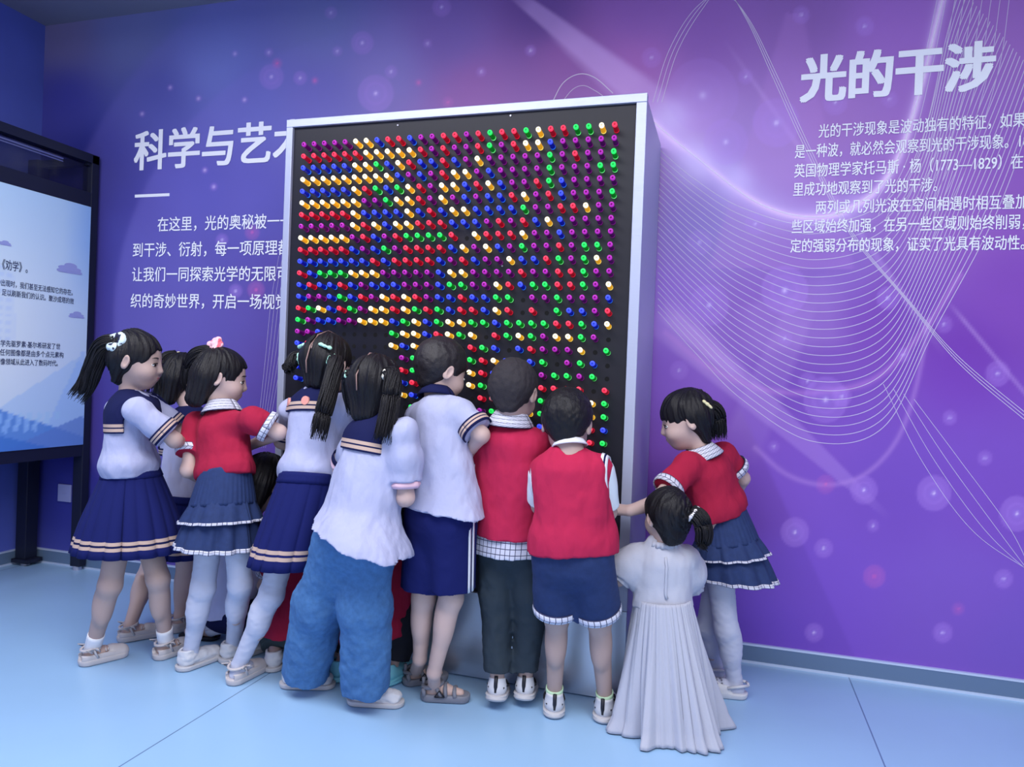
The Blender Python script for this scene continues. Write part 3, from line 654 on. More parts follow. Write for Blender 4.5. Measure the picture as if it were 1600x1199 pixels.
def shoe(kind, anchor, d, parent, lift=0., fs=.90):
    """anchor: ground point below the ankle; d: horizontal toe direction; lift: heel raised by that much"""
    d = nrm(V(d[0], d[1], 0)); l = np.cross((0, 0, 1), d)
    pit = math.asin(min(.9, lift/.15)); fx = d*math.cos(pit)-V(0, 0, 1)*math.sin(pit); fz = np.cross(fx, l)
    toe = anchor+d*.10*fs; O = toe-fx*.10*fs
    T = lambda p: O+fs*(np.outer(np.atleast_2d(p)[:, 0], fx)+np.outer(np.atleast_2d(p)[:, 1], l)+np.outer(np.atleast_2d(p)[:, 2], fz))
    def put(name, s, m, par, label=None):
        v, f = s.run(); return make(name, T(v), f, m, par, label=label)
    tb = lambda mb, name, m, par: make(name, T(np.array(mb.v)), mb.f, m, par, mb.m)
    flo = (V(0, 0, .002), V(0, 0, -1))
    Y = V(0, 1, 0); h = .003
    if kind in ('sneaker', 'teal'):
        big = kind == 'sneaker'
        up = Sdf(h).cone(V(-.028, 0, .045), V(.085, 0, .034), .034, .030, .01, [(V(0, 0, .02), V(0, 0, -1))]).cone(V(-.024, 0, .05), V(-.03, 0, .078), .034, .031, .01, [(V(0, 0, .085), V(0, 0, 1))])
        up.cone(V(-.020, 0, .07), V(-.022, 0, .13), .026, .028, .004, sub=True)
        m = SHOE_W if big else TEAL
        u = put('shoe', up, m, parent)
        so = Sdf(h).cone(V(-.030, 0, .022), V(.09, 0, .022), .040, .037, .01, [flo, (V(0, 0, .030), nrm(V(-.12, 0, 1)))], flat=(V(0, 0, 1), 1.0))
        so.post.append(lambda dd, p: dd+.0016*np.sin(p[:, 2]*420).astype(np.float32))
        put('sole', so, SOLE if big else TEAL, u)
        if big:
            b = MB(); b.tube([V(-.055, 0, .035), V(-.064, 0, .06), V(-.062, 0, .092)], .007, 6)
            for sy in (-1, 1): b.tube([V(-.05, sy*.026, .05), V(-.01, sy*.037, .055), V(.03, sy*.036, .05), V(.06, sy*.022, .062)], .004, 6)
            b.tube([V(.02, -.03, .058), V(.03, 0, .072), V(.02, .03, .058)], .004, 6); b.tube([V(.045, -.028, .054), V(.055, 0, .066), V(.045, .028, .054)], .004, 6)
            tb(b, 'strap', SHOE_K, u)
        else:
            b = MB()
            for k in range(4): b.tube([V(.02+.018*k, -.026, .056-.003*k), V(.022+.018*k, 0, .068-.004*k), V(.02+.018*k, .026, .056-.003*k)], .0035, 6)
            tb(b, 'laces', SHOE_W, u)
    elif kind in ('chunky',):
        up = Sdf(h).cone(V(-.028, 0, .042), V(.10, 0, .030), .036, .031, .012, [flo]).cone(V(-.024, 0, .05), V(-.028, 0, .07), .034, .032, .01, [(V(0, 0, .078), V(0, 0, 1))])
        up.cone(V(-.020, 0, .07), V(-.022, 0, .13), .027, .028, .004, sub=True)
        up.post.append(folds(.003, 45, (1, 1, 1.6), 4))
        u = put('shoe', up, SHOE_W, parent)
        so = Sdf(h).cone(V(-.032, 0, .016), V(.105, 0, .016), .040, .038, .01, [flo, (V(0, 0, .020), V(0, 0, 1))]); put('sole', so, SOLE, u)
    else:
        sh = {'maryjane': .026, 'sandal': .030, 'clog': .024, 'blacksandal': .018}[kind]
        m = {'maryjane': PEARL, 'sandal': GREY_S, 'clog': SHOE_W, 'blacksandal': SHOE_K}[kind]
        so = Sdf(h).cone(V(-.028, 0, .02), V(.09, 0, .02), .036, .035, .01, [flo, (V(0, 0, sh), V(0, 0, 1))])
        if kind == 'clog':
            so.cone(V(.03, 0, .034), V(.085, 0, .026), .037, .036, .01, [flo]).cone(V(-.02, 0, .07), V(.03, 0, .06), .03, .026, .006, sub=True)
            u = put('shoe', so, m, parent); b = MB()
            for sy in (-1, 1): b.tube([V(.02, sy*.034, .045), V(-.03, sy*.034, .056), V(-.06, sy*.018, .056)], .006, 6)
            b.tube([V(-.06, -.018, .056), V(-.064, 0, .056), V(-.06, .018, .056)], .006, 6); tb(b, 'heel_strap', m, u)
            b = MB()
            for i in range(4):
                for j in (-2, -1, 0, 1, 2):
                    x = .04+.018*i; y = j*.0125; z = (.034-.15*(x-.03))+math.sqrt(max(0, .0372**2-y*y))
                    n_ = nrm(V(.1, y/.037, 1)); c = V(x, y, z-.0002); b.tube([c-n_*.004, c+n_*.0012], .0034, 8)
            tb(b, 'vent_hole', GREY_S, u)
        else:
            u = put('shoe', so, {'sandal': GREY_S}.get(kind, m) if kind != 'maryjane' else PEARL, parent)
            b = MB()
            if kind == 'maryjane':
                t = Sdf(h).cone(V(.06, 0, .03), V(.095, 0, .024), .034, .032, .01, [(V(0, 0, .02), V(0, 0, -1))]); put('toe_cap', t, m, u)
                hc = Sdf(h).cone(V(-.03, 0, .035), V(.06, 0, .032), .036, .034, .01, [(V(0, 0, .02), V(0, 0, -1)), (V(0, 0, .046), V(0, 0, 1))])
                hc.cone(V(-.024, 0, .05), V(.07, 0, .05), .030, .029, .004, sub=True); hc.ell(V(-.062, 0, .034), V(.03, .022, .014), k=.004, sub=True); put('heel_counter', hc, m, u)
                ring = [V(-.018+.036*math.cos(a), .034*math.sin(a), .068+.006*math.cos(a)) for a in np.linspace(0, 6.283, 22)]
                b.tube(ring, .0055, 6, cap=False)
                for sy in (-1, 1): b.tube([V(.0, sy*.034, .03), V(-.012, sy*.036, .052), V(-.016, sy*.035, .068)], .005, 6)
                for sy in (-1, 1):
                    for q in (-1, 1): b.tube([V(-.016, sy*.036, .068), V(-.03+.02*q, sy*.052, .074), V(-.012+.014*q, sy*.046, .058)], .0035, 5)
                for a in range(5): b.tube([V(.03+.01*a, -.03+.004*a, .05), V(.034+.01*a, .0, .064-.004*a), V(.03+.01*a, .03-.004*a, .05)], .003, 5)
            else:
                rr = .008 if kind == 'sandal' else .004
                for x0, z0 in ((.07, .05), (.035, .062)): b.tube([V(x0, -.034, sh-.004), V(x0-.004, -.024, z0-.008), V(x0-.006, 0, z0), V(x0-.004, .024, z0-.008), V(x0, .034, sh-.004)], rr, 8)
                b.tube([V(-.018+.036*math.cos(a), .034*math.sin(a), .060+.008*math.cos(a)) for a in np.linspace(0, 6.283, 20)], rr, 8, cap=False)
                for sy in (-1, 1): b.tube([V(-.045, sy*.030, sh-.004), V(-.05, sy*.026, .052)], rr, 8); b.tube([V(.02, sy*.034, sh-.004), V(.0, sy*.034, .06)], rr, 8)
                if kind == 'sandal': b.tube([V(-.052, 0, .055), V(-.054, 0, .084)], .007, 6, 0)
            tb(b, 'strap', m, u)
            if kind == 'sandal':
                b = MB()
                for sy in (-1, 1):
                    q = [V(-.005, sy*.041, .028), V(.032, sy*.041, .028), V(.012, sy*.041, .052)]
                    for i in range(3): b.tube([q[i], q[(i+1) % 3]], .0025, 6)
                tb(b, 'side_emblem', SHOE_K, u)
    return T

def foot_sdf(s, anchor, d, lift, ank, r=.024, grow=0.):
    d = nrm(V(d[0], d[1], 0)); pit = math.asin(min(.9, lift/.15)); fx = d*math.cos(pit)-V(0, 0, 1)*math.sin(pit)
    fz = np.cross(fx, np.cross((0, 0, 1), d)); O = anchor+(d*.10-fx*.10)*.9
    L = lambda x, z: O+(fx*x+fz*z)*.9
    s.cone(L(-.026, .034), L(.03, .040), .020+grow, .020+grow, .012).cone(L(.03, .038), L(.085, .030), .020+grow, .015+grow, .012)
    s.cone(L(-.012, .045), ank, .022+grow, .021+grow, .012)

def hand_sdf(s, w, dirv, nvec, sc=1., right=True):
    d = nrm(dirv); n = nrm(nvec-d*(nvec@d)); a = np.cross(d, n)*(1 if right else -1)   # a: thumb side
    s.cone(w, w+d*.045*sc, .017*sc, .019*sc, .008, flat=(a, 1.35))
    for i, (o, ln) in enumerate(((.020, .040), (.007, .046), (-.007, .043), (-.019, .034))):
        b = w+d*.052*sc+a*o*sc; r = .0068*sc
        k1 = b+nrm(d*1.0+n*.35+a*o*4)*ln*.5*sc; k2 = k1+nrm(d*.75+n*.75)*ln*.55*sc
        s.cone(b-d*.008, k1, r, r*.93, .004).cone(k1, k2, r*.93, r*.8, .003)
    t0 = w+d*.014*sc+a*.020*sc; t1 = t0+nrm(d*.6+a*.75+n*.35)*.026*sc; t2 = t1+nrm(d+a*.1+n*.4)*.02*sc
    s.cone(t0, t1, .009*sc, .0078*sc, .006).cone(t1, t2, .0078*sc, .0065*sc, .003)

def kid(label, k):
    g = k.get; sc = g('sc', 1.0); hs = g('hs', 1.0); skin = g('skin', SKIN)
    neck, pel = k['neck'], k['pel']; shL, shR = k['shL'], k['shR']
    P = empty('person', (pel[0], pel[1], 0), label, 'person'); PLOC[P.name] = (pel[0], pel[1], 0.)
    up = nrm(neck-pel); lat = nrm(shR-shL); lat = nrm(lat-up*(lat@up)); fro = np.cross(up, lat)     # right, front
    hl = nrm(lat-V(0, 0, 1)*lat[2]) if g('hlat') is None else nrm(g('hlat'))
    hipL, hipR = pel-hl*.047*sc, pel+hl*.047*sc
    HC = k['head']; HF = frame(k['face'], g('hup', V(0, 0, 1))); hd = lambda x, y, z: HC+HF@(V(x, y, z)*hs)
    legs = []
    for sd in 'LR':
        a = k['ft'+sd]; d = k['toe'+sd]; li = g('lift'+sd, 0.); ank = g('an'+sd)
        if ank is None: ank = a+V(0, 0, .062+li*.8)-nrm(V(d[0], d[1], 0))*.010
        legs.append((sd, hipL if sd == 'L' else hipR, k['kn'+sd], ank, a, d, li))
    # ---- body
    b = Sdf(.0036)
    def head(b):
        b.ell(hd(0, -.010, .022), V(.073, .088, .079)*hs, HF, .02).ell(hd(0, .028, -.030), V(.058, .056, .066)*hs, HF, .03)
        b.cone(hd(0, .046, -.072), hd(0, .050, -.066), .026*hs, .024*hs, .03)
        for s_ in (-1, 1):
            b.ell(hd(s_*.030, .052, -.036), V(.027, .030, .026)*hs, HF, .02)
            b.ell(hd(s_*.030, .092, -.004), V(.014, .010, .007)*hs, HF, .012, sub=True)
            er = HF@np.array([[1, .35*s_, 0], [-.35*s_, 1, .2], [0, -.2, 1]])/1.08
            b.ell(hd(s_*.074, -.008, -.012), V(.008, .017, .026)*hs, er, .006)
            b.ell(hd(s_*.082, -.005, -.010), V(.006, .009, .016)*hs, er, .004, sub=True)
        b.cone(hd(0, .078, .000), hd(0, .090, -.026), .0065*hs, .0100*hs, .012).ell(hd(0, .082, -.030), V(.014, .009, .007)*hs, HF, .008)
        b.ell(hd(0, .078, -.052), V(.018, .009, .006)*hs, HF, .008).ell(hd(0, .076, -.060), V(.015, .009, .006)*hs, HF, .008)
        b.cone(neck-up*.01, hd(0, -.022, -.055), .034*sc, .034*hs, .03)
    head(b)
    b.cone(neck-up*.075*sc, pel+up*.01, .052*sc, .057*sc, .02, flat=(lat, 1.35)).cone(shL-up*.008, shR-up*.008, .028*sc, .028*sc, .03).cone(neck-up*.03, neck-up*.07, .032*sc, .042*sc, .03, flat=(lat, 1.3))
    for sd, sh in (('L', shL), ('R', shR)):
        el, wr = k['el'+sd], k['wr'+sd]
        b.cone(sh, el, .030*sc, .026*sc, .02).cone(el, wr, .027*sc, .019*sc, .012)
        hdv = g('hd'+sd, wr-el); hand_sdf(b, wr+nrm(hdv)*.008, hdv, g('hn'+sd, fro*.3-up), .98*sc, sd == 'R')
    for sd, hip, kn, an, a, d, li in legs:
        b.cone(hip, kn, .047*sc, .038*sc, .03).cone(kn, an, .037*sc, .023*sc, .02)
        m = kn+(an-kn)*.32; bk = nrm(np.cross(nrm(an-kn), np.cross(V(*(list(d)+[0])[:3]), nrm(an-kn)))) if True else 0
        back = -nrm(V(d[0], d[1], 0)); b.ell(m+back*.007, V(.030, .030, .075)*sc, None, .02)
        if g('foot'+sd, True): foot_sdf(b, a, d, li, an)
    v, f = b.run(); body = make('body', v, f, skin, P)
    # ---- face details
    if g('faced', True):
        mb = MB(); me_ = MB()
        for s_ in (-1, 1):
            sq = Sdf(.002).ell(hd(s_*.030, .071, -.006), V(.0125, .0125, .0058)*hs, HF); v, f = sq.run()
            local = (v-hd(s_*.030, .071, -.006))@HF
            fc = local[f].mean(1); make('eye', v, f, [EYE_W, EYE_D], body, (np.hypot(fc[:, 0], fc[:, 2]+.001) < .0086*hs).astype(int))
            mb.tube([hd(s_*(.030+.016*t), .0825-.006*abs(t)**2-.002*t, -.002+.004*(1-t*t)-.002*t) for t in np.linspace(-1, 1, 7)], [.0012, .0018, .002, .002, .002, .002, .0014], 5)
            me_.tube([hd(s_*(.031+.018*t), .081-.007*t*t-.003*t, .018+.003*(1-t*t)) for t in np.linspace(-1, 1, 7)], [.001, .0022, .0026, .0026, .0024, .002, .001], 5)
        mb.build('eyelashes', HAIR, body, True); me_.build('eyebrows', HAIR, body, True)
        lp = Sdf(.002).ell(hd(0, .083, -.0525), V(.0155, .006, .0042)*hs, HF, .004).ell(hd(0, .0815, -.0595), V(.013, .006, .0046)*hs, HF, .004); v, f = lp.run(); make('lips', v, f, LIP, body)
    # ---- hair
    hair(k, P, hd, HF, hs)
    # ---- legs: tights, socks, shoes
    if g('tights'):
        t = Sdf(.0042)
        for sd, hip, kn, an, a, d, li in legs:
            t.cone(hip+(kn-hip)*.28, kn, .050*sc, .041*sc, .03).cone(kn, an, .040*sc, .026*sc, .02); back = -nrm(V(d[0], d[1], 0))
            t.ell(kn+(an-kn)*.32+back*.009, V(.036, .036, .07)*sc, None, .02); foot_sdf(t, a, d, li, an, grow=.003)
        t.post.append(folds(.0012, 50, (1, 1, 2))); v, f = t.run(); make('tights', v, f, TIGHT, P)
    for sd, hip, kn, an, a, d, li in legs:
        if g('socks'):
            ax = nrm(kn-an); e = perp(ax); h_ = g('socks')
            band('sock', P, [(an-ax*.025, .0285, .0285), (an-ax*.005, .0275, .0275), (an+ax*h_*.5, .0280, .0280), (an+ax*h_*.75, .0295, .0295), (an+ax*h_, .0285, .0285)], g('sockm', SOCK), 24, e,
                 wob=lambda th, t: .0008*math.sin(t*40))
        if g('shoe'): shoe(g('shoe'), a, d, P, li, g('fs', .90))
    # ---- trousers / shorts / skirt
    bt = g('bottom')
    if bt: bottoms(bt, k, P, pel, up, lat, fro, hl, legs, sc)
    # ---- top
    top(k, P, neck, pel, up, lat, fro, shL, shR, sc)
    return P

def hair(k, P, hd, HF, hs):
    st = k['hair']; HC = hd(0, 0, 0); s = Sdf(.003); g = st.get; seed = g('seed', 1)
    grow = g('grow', .0075)
    if st['style'] == 'boy':
        s.ell(hd(0, -.012, .026), V(.073+grow, .088+grow, .079+grow*1.1)*hs, HF)
        s.ell(hd(0, .085, -.050), V(.088, .075, .085)*hs, HF, .008, sub=True)
        s.ell(hd(0, .03, -.128), V(.13, .10, .085)*hs, HF, .01, sub=True)
        for q in (-1, 1): s.ell(hd(q*.086, .0, -.032), V(.026, .028, .042)*hs, HF, .006, sub=True)
        for q in (-1, 1): s.cone(hd(q*.026, -.044, .0), hd(q*.016, -.042, -.058), .042*hs, .022*hs, .03)
        amp, m = .0022, g('mat', HAIR_B)
    else:
        s.ell(hd(0, -.012, .022), V(.073+grow*.8, .088+grow, .079+grow*1.1)*hs, HF)
        fr = g('fringe', 0.)                                  # 1: fringe to the brows
        s.ell(hd(0, .106, -.030-.030*fr), V(.080-.006*fr, .078-.010*fr, .088-.016*fr)*hs, HF, .008, sub=True)
        s.ell(hd(0, .045, -.178), V(.14, .115, .110-g('nape', 0.))*hs, HF, .012, sub=True)
        for q in (-1, 1): s.ell(hd(q*.088, .006, -.030), V(.026, .034, .040)*hs, HF, .006, sub=True)
        if g('bob'):
            for q in (-1, 1): s.cone(hd(q*.052, -.05, -.02), hd(q*.050, -.058, -.105), .036*hs, .026*hs, .03)
            s.cone(hd(0, -.07, -.02), hd(0, -.075, -.105), .04*hs, .03*hs, .04)
        nl = g('napelen', .078)
        for q in (-1, 1): s.cone(hd(q*.030, -.040, .0), hd(q*.020, -.042, -nl), .044*hs, .024*hs, .03)
        amp, m = .0042, HAIR
    tie = hd(*g('flow', (0, -.06, .09))); A = HF
    def fn(d, p):
        q = (p-tie)@A; r = np.linalg.norm(q, axis=1)+1e-6; az = np.arctan2(q[:, 0], -q[:, 1]*1.0-q[:, 2]*.001); po = np.arccos(np.clip(q[:, 2]/r, -1, 1))
        n = vnoise(np.stack([az*9, po*2.2, r*0+seed*3.1], 1))+.6*vnoise(np.stack([az*21, po*3., r*0+seed], 1))
        if st['style'] == 'boy': n = n*.35+.8*vnoise(p*90)
        return d-amp*n.astype(np.float32)
    if g('part'):                                             # parting groove along the middle of the head
        pts = [hd(*q) for q in g('part')]
        for i in range(len(pts)-1): s.cone(pts[i], pts[i+1], .005, .005, .006, sub=True)
    s.post.append(fn); v, f = s.run(); H = make('hair', v, f, m, P)
    if g('part'):
        pts = [hd(*(np.array(q)*np.array(g('pshrink', (.985, .985, .985))))) for q in g('part')]
        MB().tube(pts, .0024, 6).build('parting', SCALP, H, True)
    for i, tl in enumerate(st.get('tails', ())):
        path = [hd(*p) if len(p) == 3 else p[0] for p in tl['path']]
        strands(tl.get('name', 'ponytail'), H, path, tl.get('r0', .016), tl.get('r1', .016), tl.get('n', 60), HAIR, seed+i, tl.get('fr', .0030))
        if tl.get('tie') is not None:
            a = nrm(path[1]-path[0]); e = perp(a); c = path[0]+a*.012; rr = tl.get('tr', tl.get('r0', .016)*.95)
            b = MB(); b.tube([c+rr*(math.cos(t)*e[0]+math.sin(t)*e[1]) for t in np.linspace(0, 6.2832, 25)], [.0055+.0016*math.sin(7*t) for t in np.linspace(0, 6.28, 25)], 8, cap=False)
            b.build('hair_tie', tl['tie'], H, True)
    for c in st.get('bows', ()):                              # (centre, axis, size, material, kind)
        cc = hd(*c[0]); ax = nrm(HF@V(*c[1])); nm = nrm(HF@V(*c[2])); up_ = np.cross(ax, nm); R = np.stack([ax, up_, nm], 1); z = c[3]; q = Sdf(.0022)
        if c[5] == 'bow':
            for sgn in (-1, 1): q.cone(cc+ax*sgn*z*.15, cc+ax*sgn*z*.62, z*.14, z*.26, .006, flat=(ax, 1.3))
            q.ell(cc, V(.2, .2, .25)*z, R, .004)
        elif c[5] == 'flower':
            for t in range(6): q.ell(cc+z*.55*(math.cos(t*1.047)*ax+math.sin(t*1.047)*up_)+nm*z*.2*(t % 2), V(.42, .42, .26)*z, R, .004)
            q.ell(cc+nm*z*.25, V(.35, .35, .3)*z, R, .004)
        else:                                                 # scrunchie
            for t in range(9):
                a_ = t*.698; q.ell(cc+z*.62*(math.cos(a_)*ax+math.sin(a_)*up_), V(.36, .36, .30)*z*(1+.25*math.sin(t*2.3)), R, .006)
        q.post.append(folds(.0015, 90)); v, f = q.run(); mm = c[4]
        mi = None
        if isinstance(mm, (list, tuple)): mi = ((vnoise(v[f].mean(1)*60+3) > .40)).astype(int)
        make('hair_bow' if c[5] == 'bow' else ('hair_flower' if c[5] == 'flower' else 'scrunchie'), v, f, mm, H, mi)

def legs_sdf(k, legs, pel, lat, hl, up, sc, r0, r1, r2, frac, waist=.07, seat=.0, hemn=None, fold=.003, seed=1, kk=.03):
    s = Sdf(.0042)
    s.cone(pel+up*waist, pel-up*.035, .074*sc+seat, .082*sc+seat, .03, [(pel+up*waist, up)], flat=(hl, 1.35))
    ends = []
    for sd, hip, kn, an, a, d, li in legs:
        e = kn+(an-kn)*frac if frac >= 0 else kn+(hip-kn)*(-frac); ax = nrm(an-kn) if frac >= 0 else nrm(kn-hip)
        cl = [(e, ax)]
        s.cone(hip, kn, r0, r1, kk, cl if frac < 0 else ())
        if frac >= 0: s.cone(kn, e+ax*.03, r1, r2, .03, cl)
        ends.append((e, ax))
    s.post.append(folds(fold, 15, (1, 1, .55), seed)); s.post.append(folds(fold*.35, 42, (1, 1, 1), seed+4))
    return s, ends

def lathe_skirt(name, P, prof, mats, pleats=14, amp=.05, seg=168, v0=0., v1=1., rows=14, bands=(), off=0., label=None, seed=0, uvr=.15, sharp=1., irr=0.):
    """prof(t) -> centre, e1, e2, r1, r2 ; t 0 waist .. 1 hem"""
    rnd = random.Random(seed); ph = [rnd.uniform(-.25, .25) for _ in range(pleats+1)]; am = [rnd.uniform(.6, 1.3) for _ in range(pleats+1)]
    ts = list(np.linspace(v0, v1, rows))
    for a, b, _ in bands:
        for x in (a, b):
            if v0 < x < v1: ts.append(x)
    ts = sorted(set(round(t, 5) for t in ts)); v = []; uv = []; f = []; m = []
    if irr:
        tq = np.linspace(0, 2*math.pi, seg, endpoint=False); ring = np.stack([np.cos(tq), np.sin(tq), 0*tq], 1)
        FO = np.stack([vnoise(ring*4.6+3), vnoise(ring*4.2+[1, 2, 5]), vnoise(ring*9+7), vnoise(ring*22+2)], 1)
    for t in ts:
        c, e1, e2, r1, r2 = prof(t)
        for i in range(seg+1):
            th = 2*math.pi*i/seg; x = (i % seg)/seg*pleats; j = int(x) % pleats; y = x-int(x)
            w = math.sin(math.pi*y)**sharp*2-1 if sharp != 1 else math.cos(2*math.pi*(y+ph[j]*math.sin(math.pi*y)))
            q = 1+amp*am[j]*w*min(1, .25+t*1.2)*(t > -1)
            if irr: fo_ = FO[i % seg]; q += irr*min(1, .15+t)*(fo_[0]*(1-t)+fo_[1]*t+.6*fo_[2])*1.9+irr*.20*fo_[3]+irr*max(0, t-.90)*7*(.3+.6*fo_[1]+.35*fo_[0])
            v.append(c+(r1*q+off)*math.cos(th)*e1+(r2*q+off)*math.sin(th)*e2); uv.append((th*uvr, t*.3))
    n = seg+1
    for a in range(len(ts)-1):
        tm = (ts[a]+ts[a+1])/2; mm = 0
        for x0, x1, mi in bands:
            if x0 <= tm <= x1: mm = mi
        for i in range(seg): f.append((a*n+i, a*n+i+1, (a+1)*n+i+1, (a+1)*n+i)); m.append(mm)
    o = make(name, np.array(v), np.array(f), mats, P, m, uv, label=label)
    so = o.modifiers.new('thickness', 'SOLIDIFY'); so.thickness = .003; so.offset = -1
    return o

def bottoms(bt, k, P, pel, up, lat, fro, hl, legs, sc):
    kind = bt['kind']; g = bt.get; hz = V(0, 0, 1); hf = np.cross(hz, hl)
    if kind in ('pleated', 'tiered', 'dress'):
        w0 = g('waist', pel+up*.075); h0 = bt['hem']; rw = g('rw', (.098, .082)); rh = g('rh', (.17, .15)); ax = nrm(w0-h0)
        tl = g('tilt', V(0, 0, 0)); hn = nrm(hz+tl)
        def prof(t, b=g('bulge', .35), w0=w0, h0=h0, rw=rw, rh=rh):
            c = w0+(h0-w0)*t; u = nrm(up*(1-t)+hn*t); e1 = nrm(hl-u*(hl@u)); e2 = np.cross(u, e1); s = t**.75*(1+b*.0)
            s = (1-b)*t+b*math.sin(t*math.pi/2)
            return c, e1, e2, rw[0]+(rh[0]-rw[0])*s, rw[1]+(rh[1]-rw[1])*s
    if kind == 'pleated':
        lathe_skirt('skirt', P, prof, [NAVY_S, TAN, NAVY], g('pleats', 18), g('amp', .045), bands=g('bands', ((.795, .835, 1), (.835, .86, 2), (.86, .90, 1))), seed=g('seed', 1), sharp=g('sharp', .45))
        sk = P.children[-1] if False else [c for c in P.children if c.name.startswith('skirt')][-1]
        lathe_skirt('waistband', sk, lambda t: prof(t-.04 if t > .5 else t-.04), [NAVY_S], 44, .012, v0=0., v1=.12, rows=4, off=.004)
    elif kind == 'tiered':
        mid = g('mid', .55); c0, _, _, r1m, r2m = prof(.42)
        o1 = lathe_skirt('skirt', P, lambda t: prof(t*.45), [DENIM], 40, .012, v0=-.05, seed=2)
        def tier(name, t0, t1, f0, f1, sd):
            def pr(t):
                c, a, b, r, q = prof(t0+(t1-t0)*t); s = f0+(f1-f0)*t; return c, a, b, r*s, q*s
            o = lathe_skirt(name, o1, pr, [DENIM], g('ruf', 13), .05, seed=sd)
            lathe_skirt('trim', o, pr, [CHECK], g('ruf', 13), .05, v0=.92, v1=1.02, rows=3, off=.0035, seed=sd, uvr=.16)
        tier('upper_ruffle', .36, mid+.05, .95, 1.12, 5); tier('lower_ruffle', .50, 1.0, .95, 1.06, 6)
    elif kind == 'dress':
        lathe_skirt('skirt', P, prof, [TULLE], g('pleats', 30), .012, seg=420, rows=40, seed=4, irr=.14)
    else:
        r0, r1, r2, frac = bt['r']; m = bt['mat']
        s, ends = legs_sdf(k, legs, pel, lat, hl, up, sc, r0, r1, r2, frac, g('waist', .07), g('seat', .0), fold=g('fold', .003), seed=g('seed', 1), kk=g('kk', .03))
        v, f = s.run(); nm = g('name', 'shorts' if frac < .2 else 'trousers'); pt = make(nm, v, f, m, P)
        if g('hem'):
            for e, ax in ends:
                a, b = perp(ax); rr = (r1 if frac < .05 else r2)+.004
                band('hem_band', pt, [(e-ax*.024, rr, rr), (e-ax*.006, rr+.001, rr+.001), (e+ax*.003, rr-.001, rr-.001)], g('hem'), 36, (a, b))
        if g('stripe'):
            for sd, hip, kn, an, a, d, li in legs:
                if sd != g('stripe'): continue
                sgn = 1 if sd == 'R' else -1; e = ends['LR'.index(sd)][0]; axl = nrm(e-hip); out = nrm(hl*sgn-axl*(hl@axl)*sgn); sd2 = np.cross(axl, out)
                L = np.linalg.norm(e-hip)
                for ofs in (-.011, .007):
                    mb = MB(); vv = []
                    for t in np.linspace(.05, .985, 12):
                        rr = r0+(r1-r0)*t+.0045; base = hip+axl*L*t
                        for w in (ofs, ofs+.009):
                            an_ = w/rr-.30*sgn*0; vv.append(base+rr*(math.cos(an_)*out+math.sin(an_)*sd2))
                    ff = [(2*i, 2*i+1, 2*i+3, 2*i+2) for i in range(11)]
                    o = make('side_stripe', np.array(vv), np.array(ff), [SOCK], pt); so = o.modifiers.new('thickness', 'SOLIDIFY'); so.thickness = .003; so.offset = 0

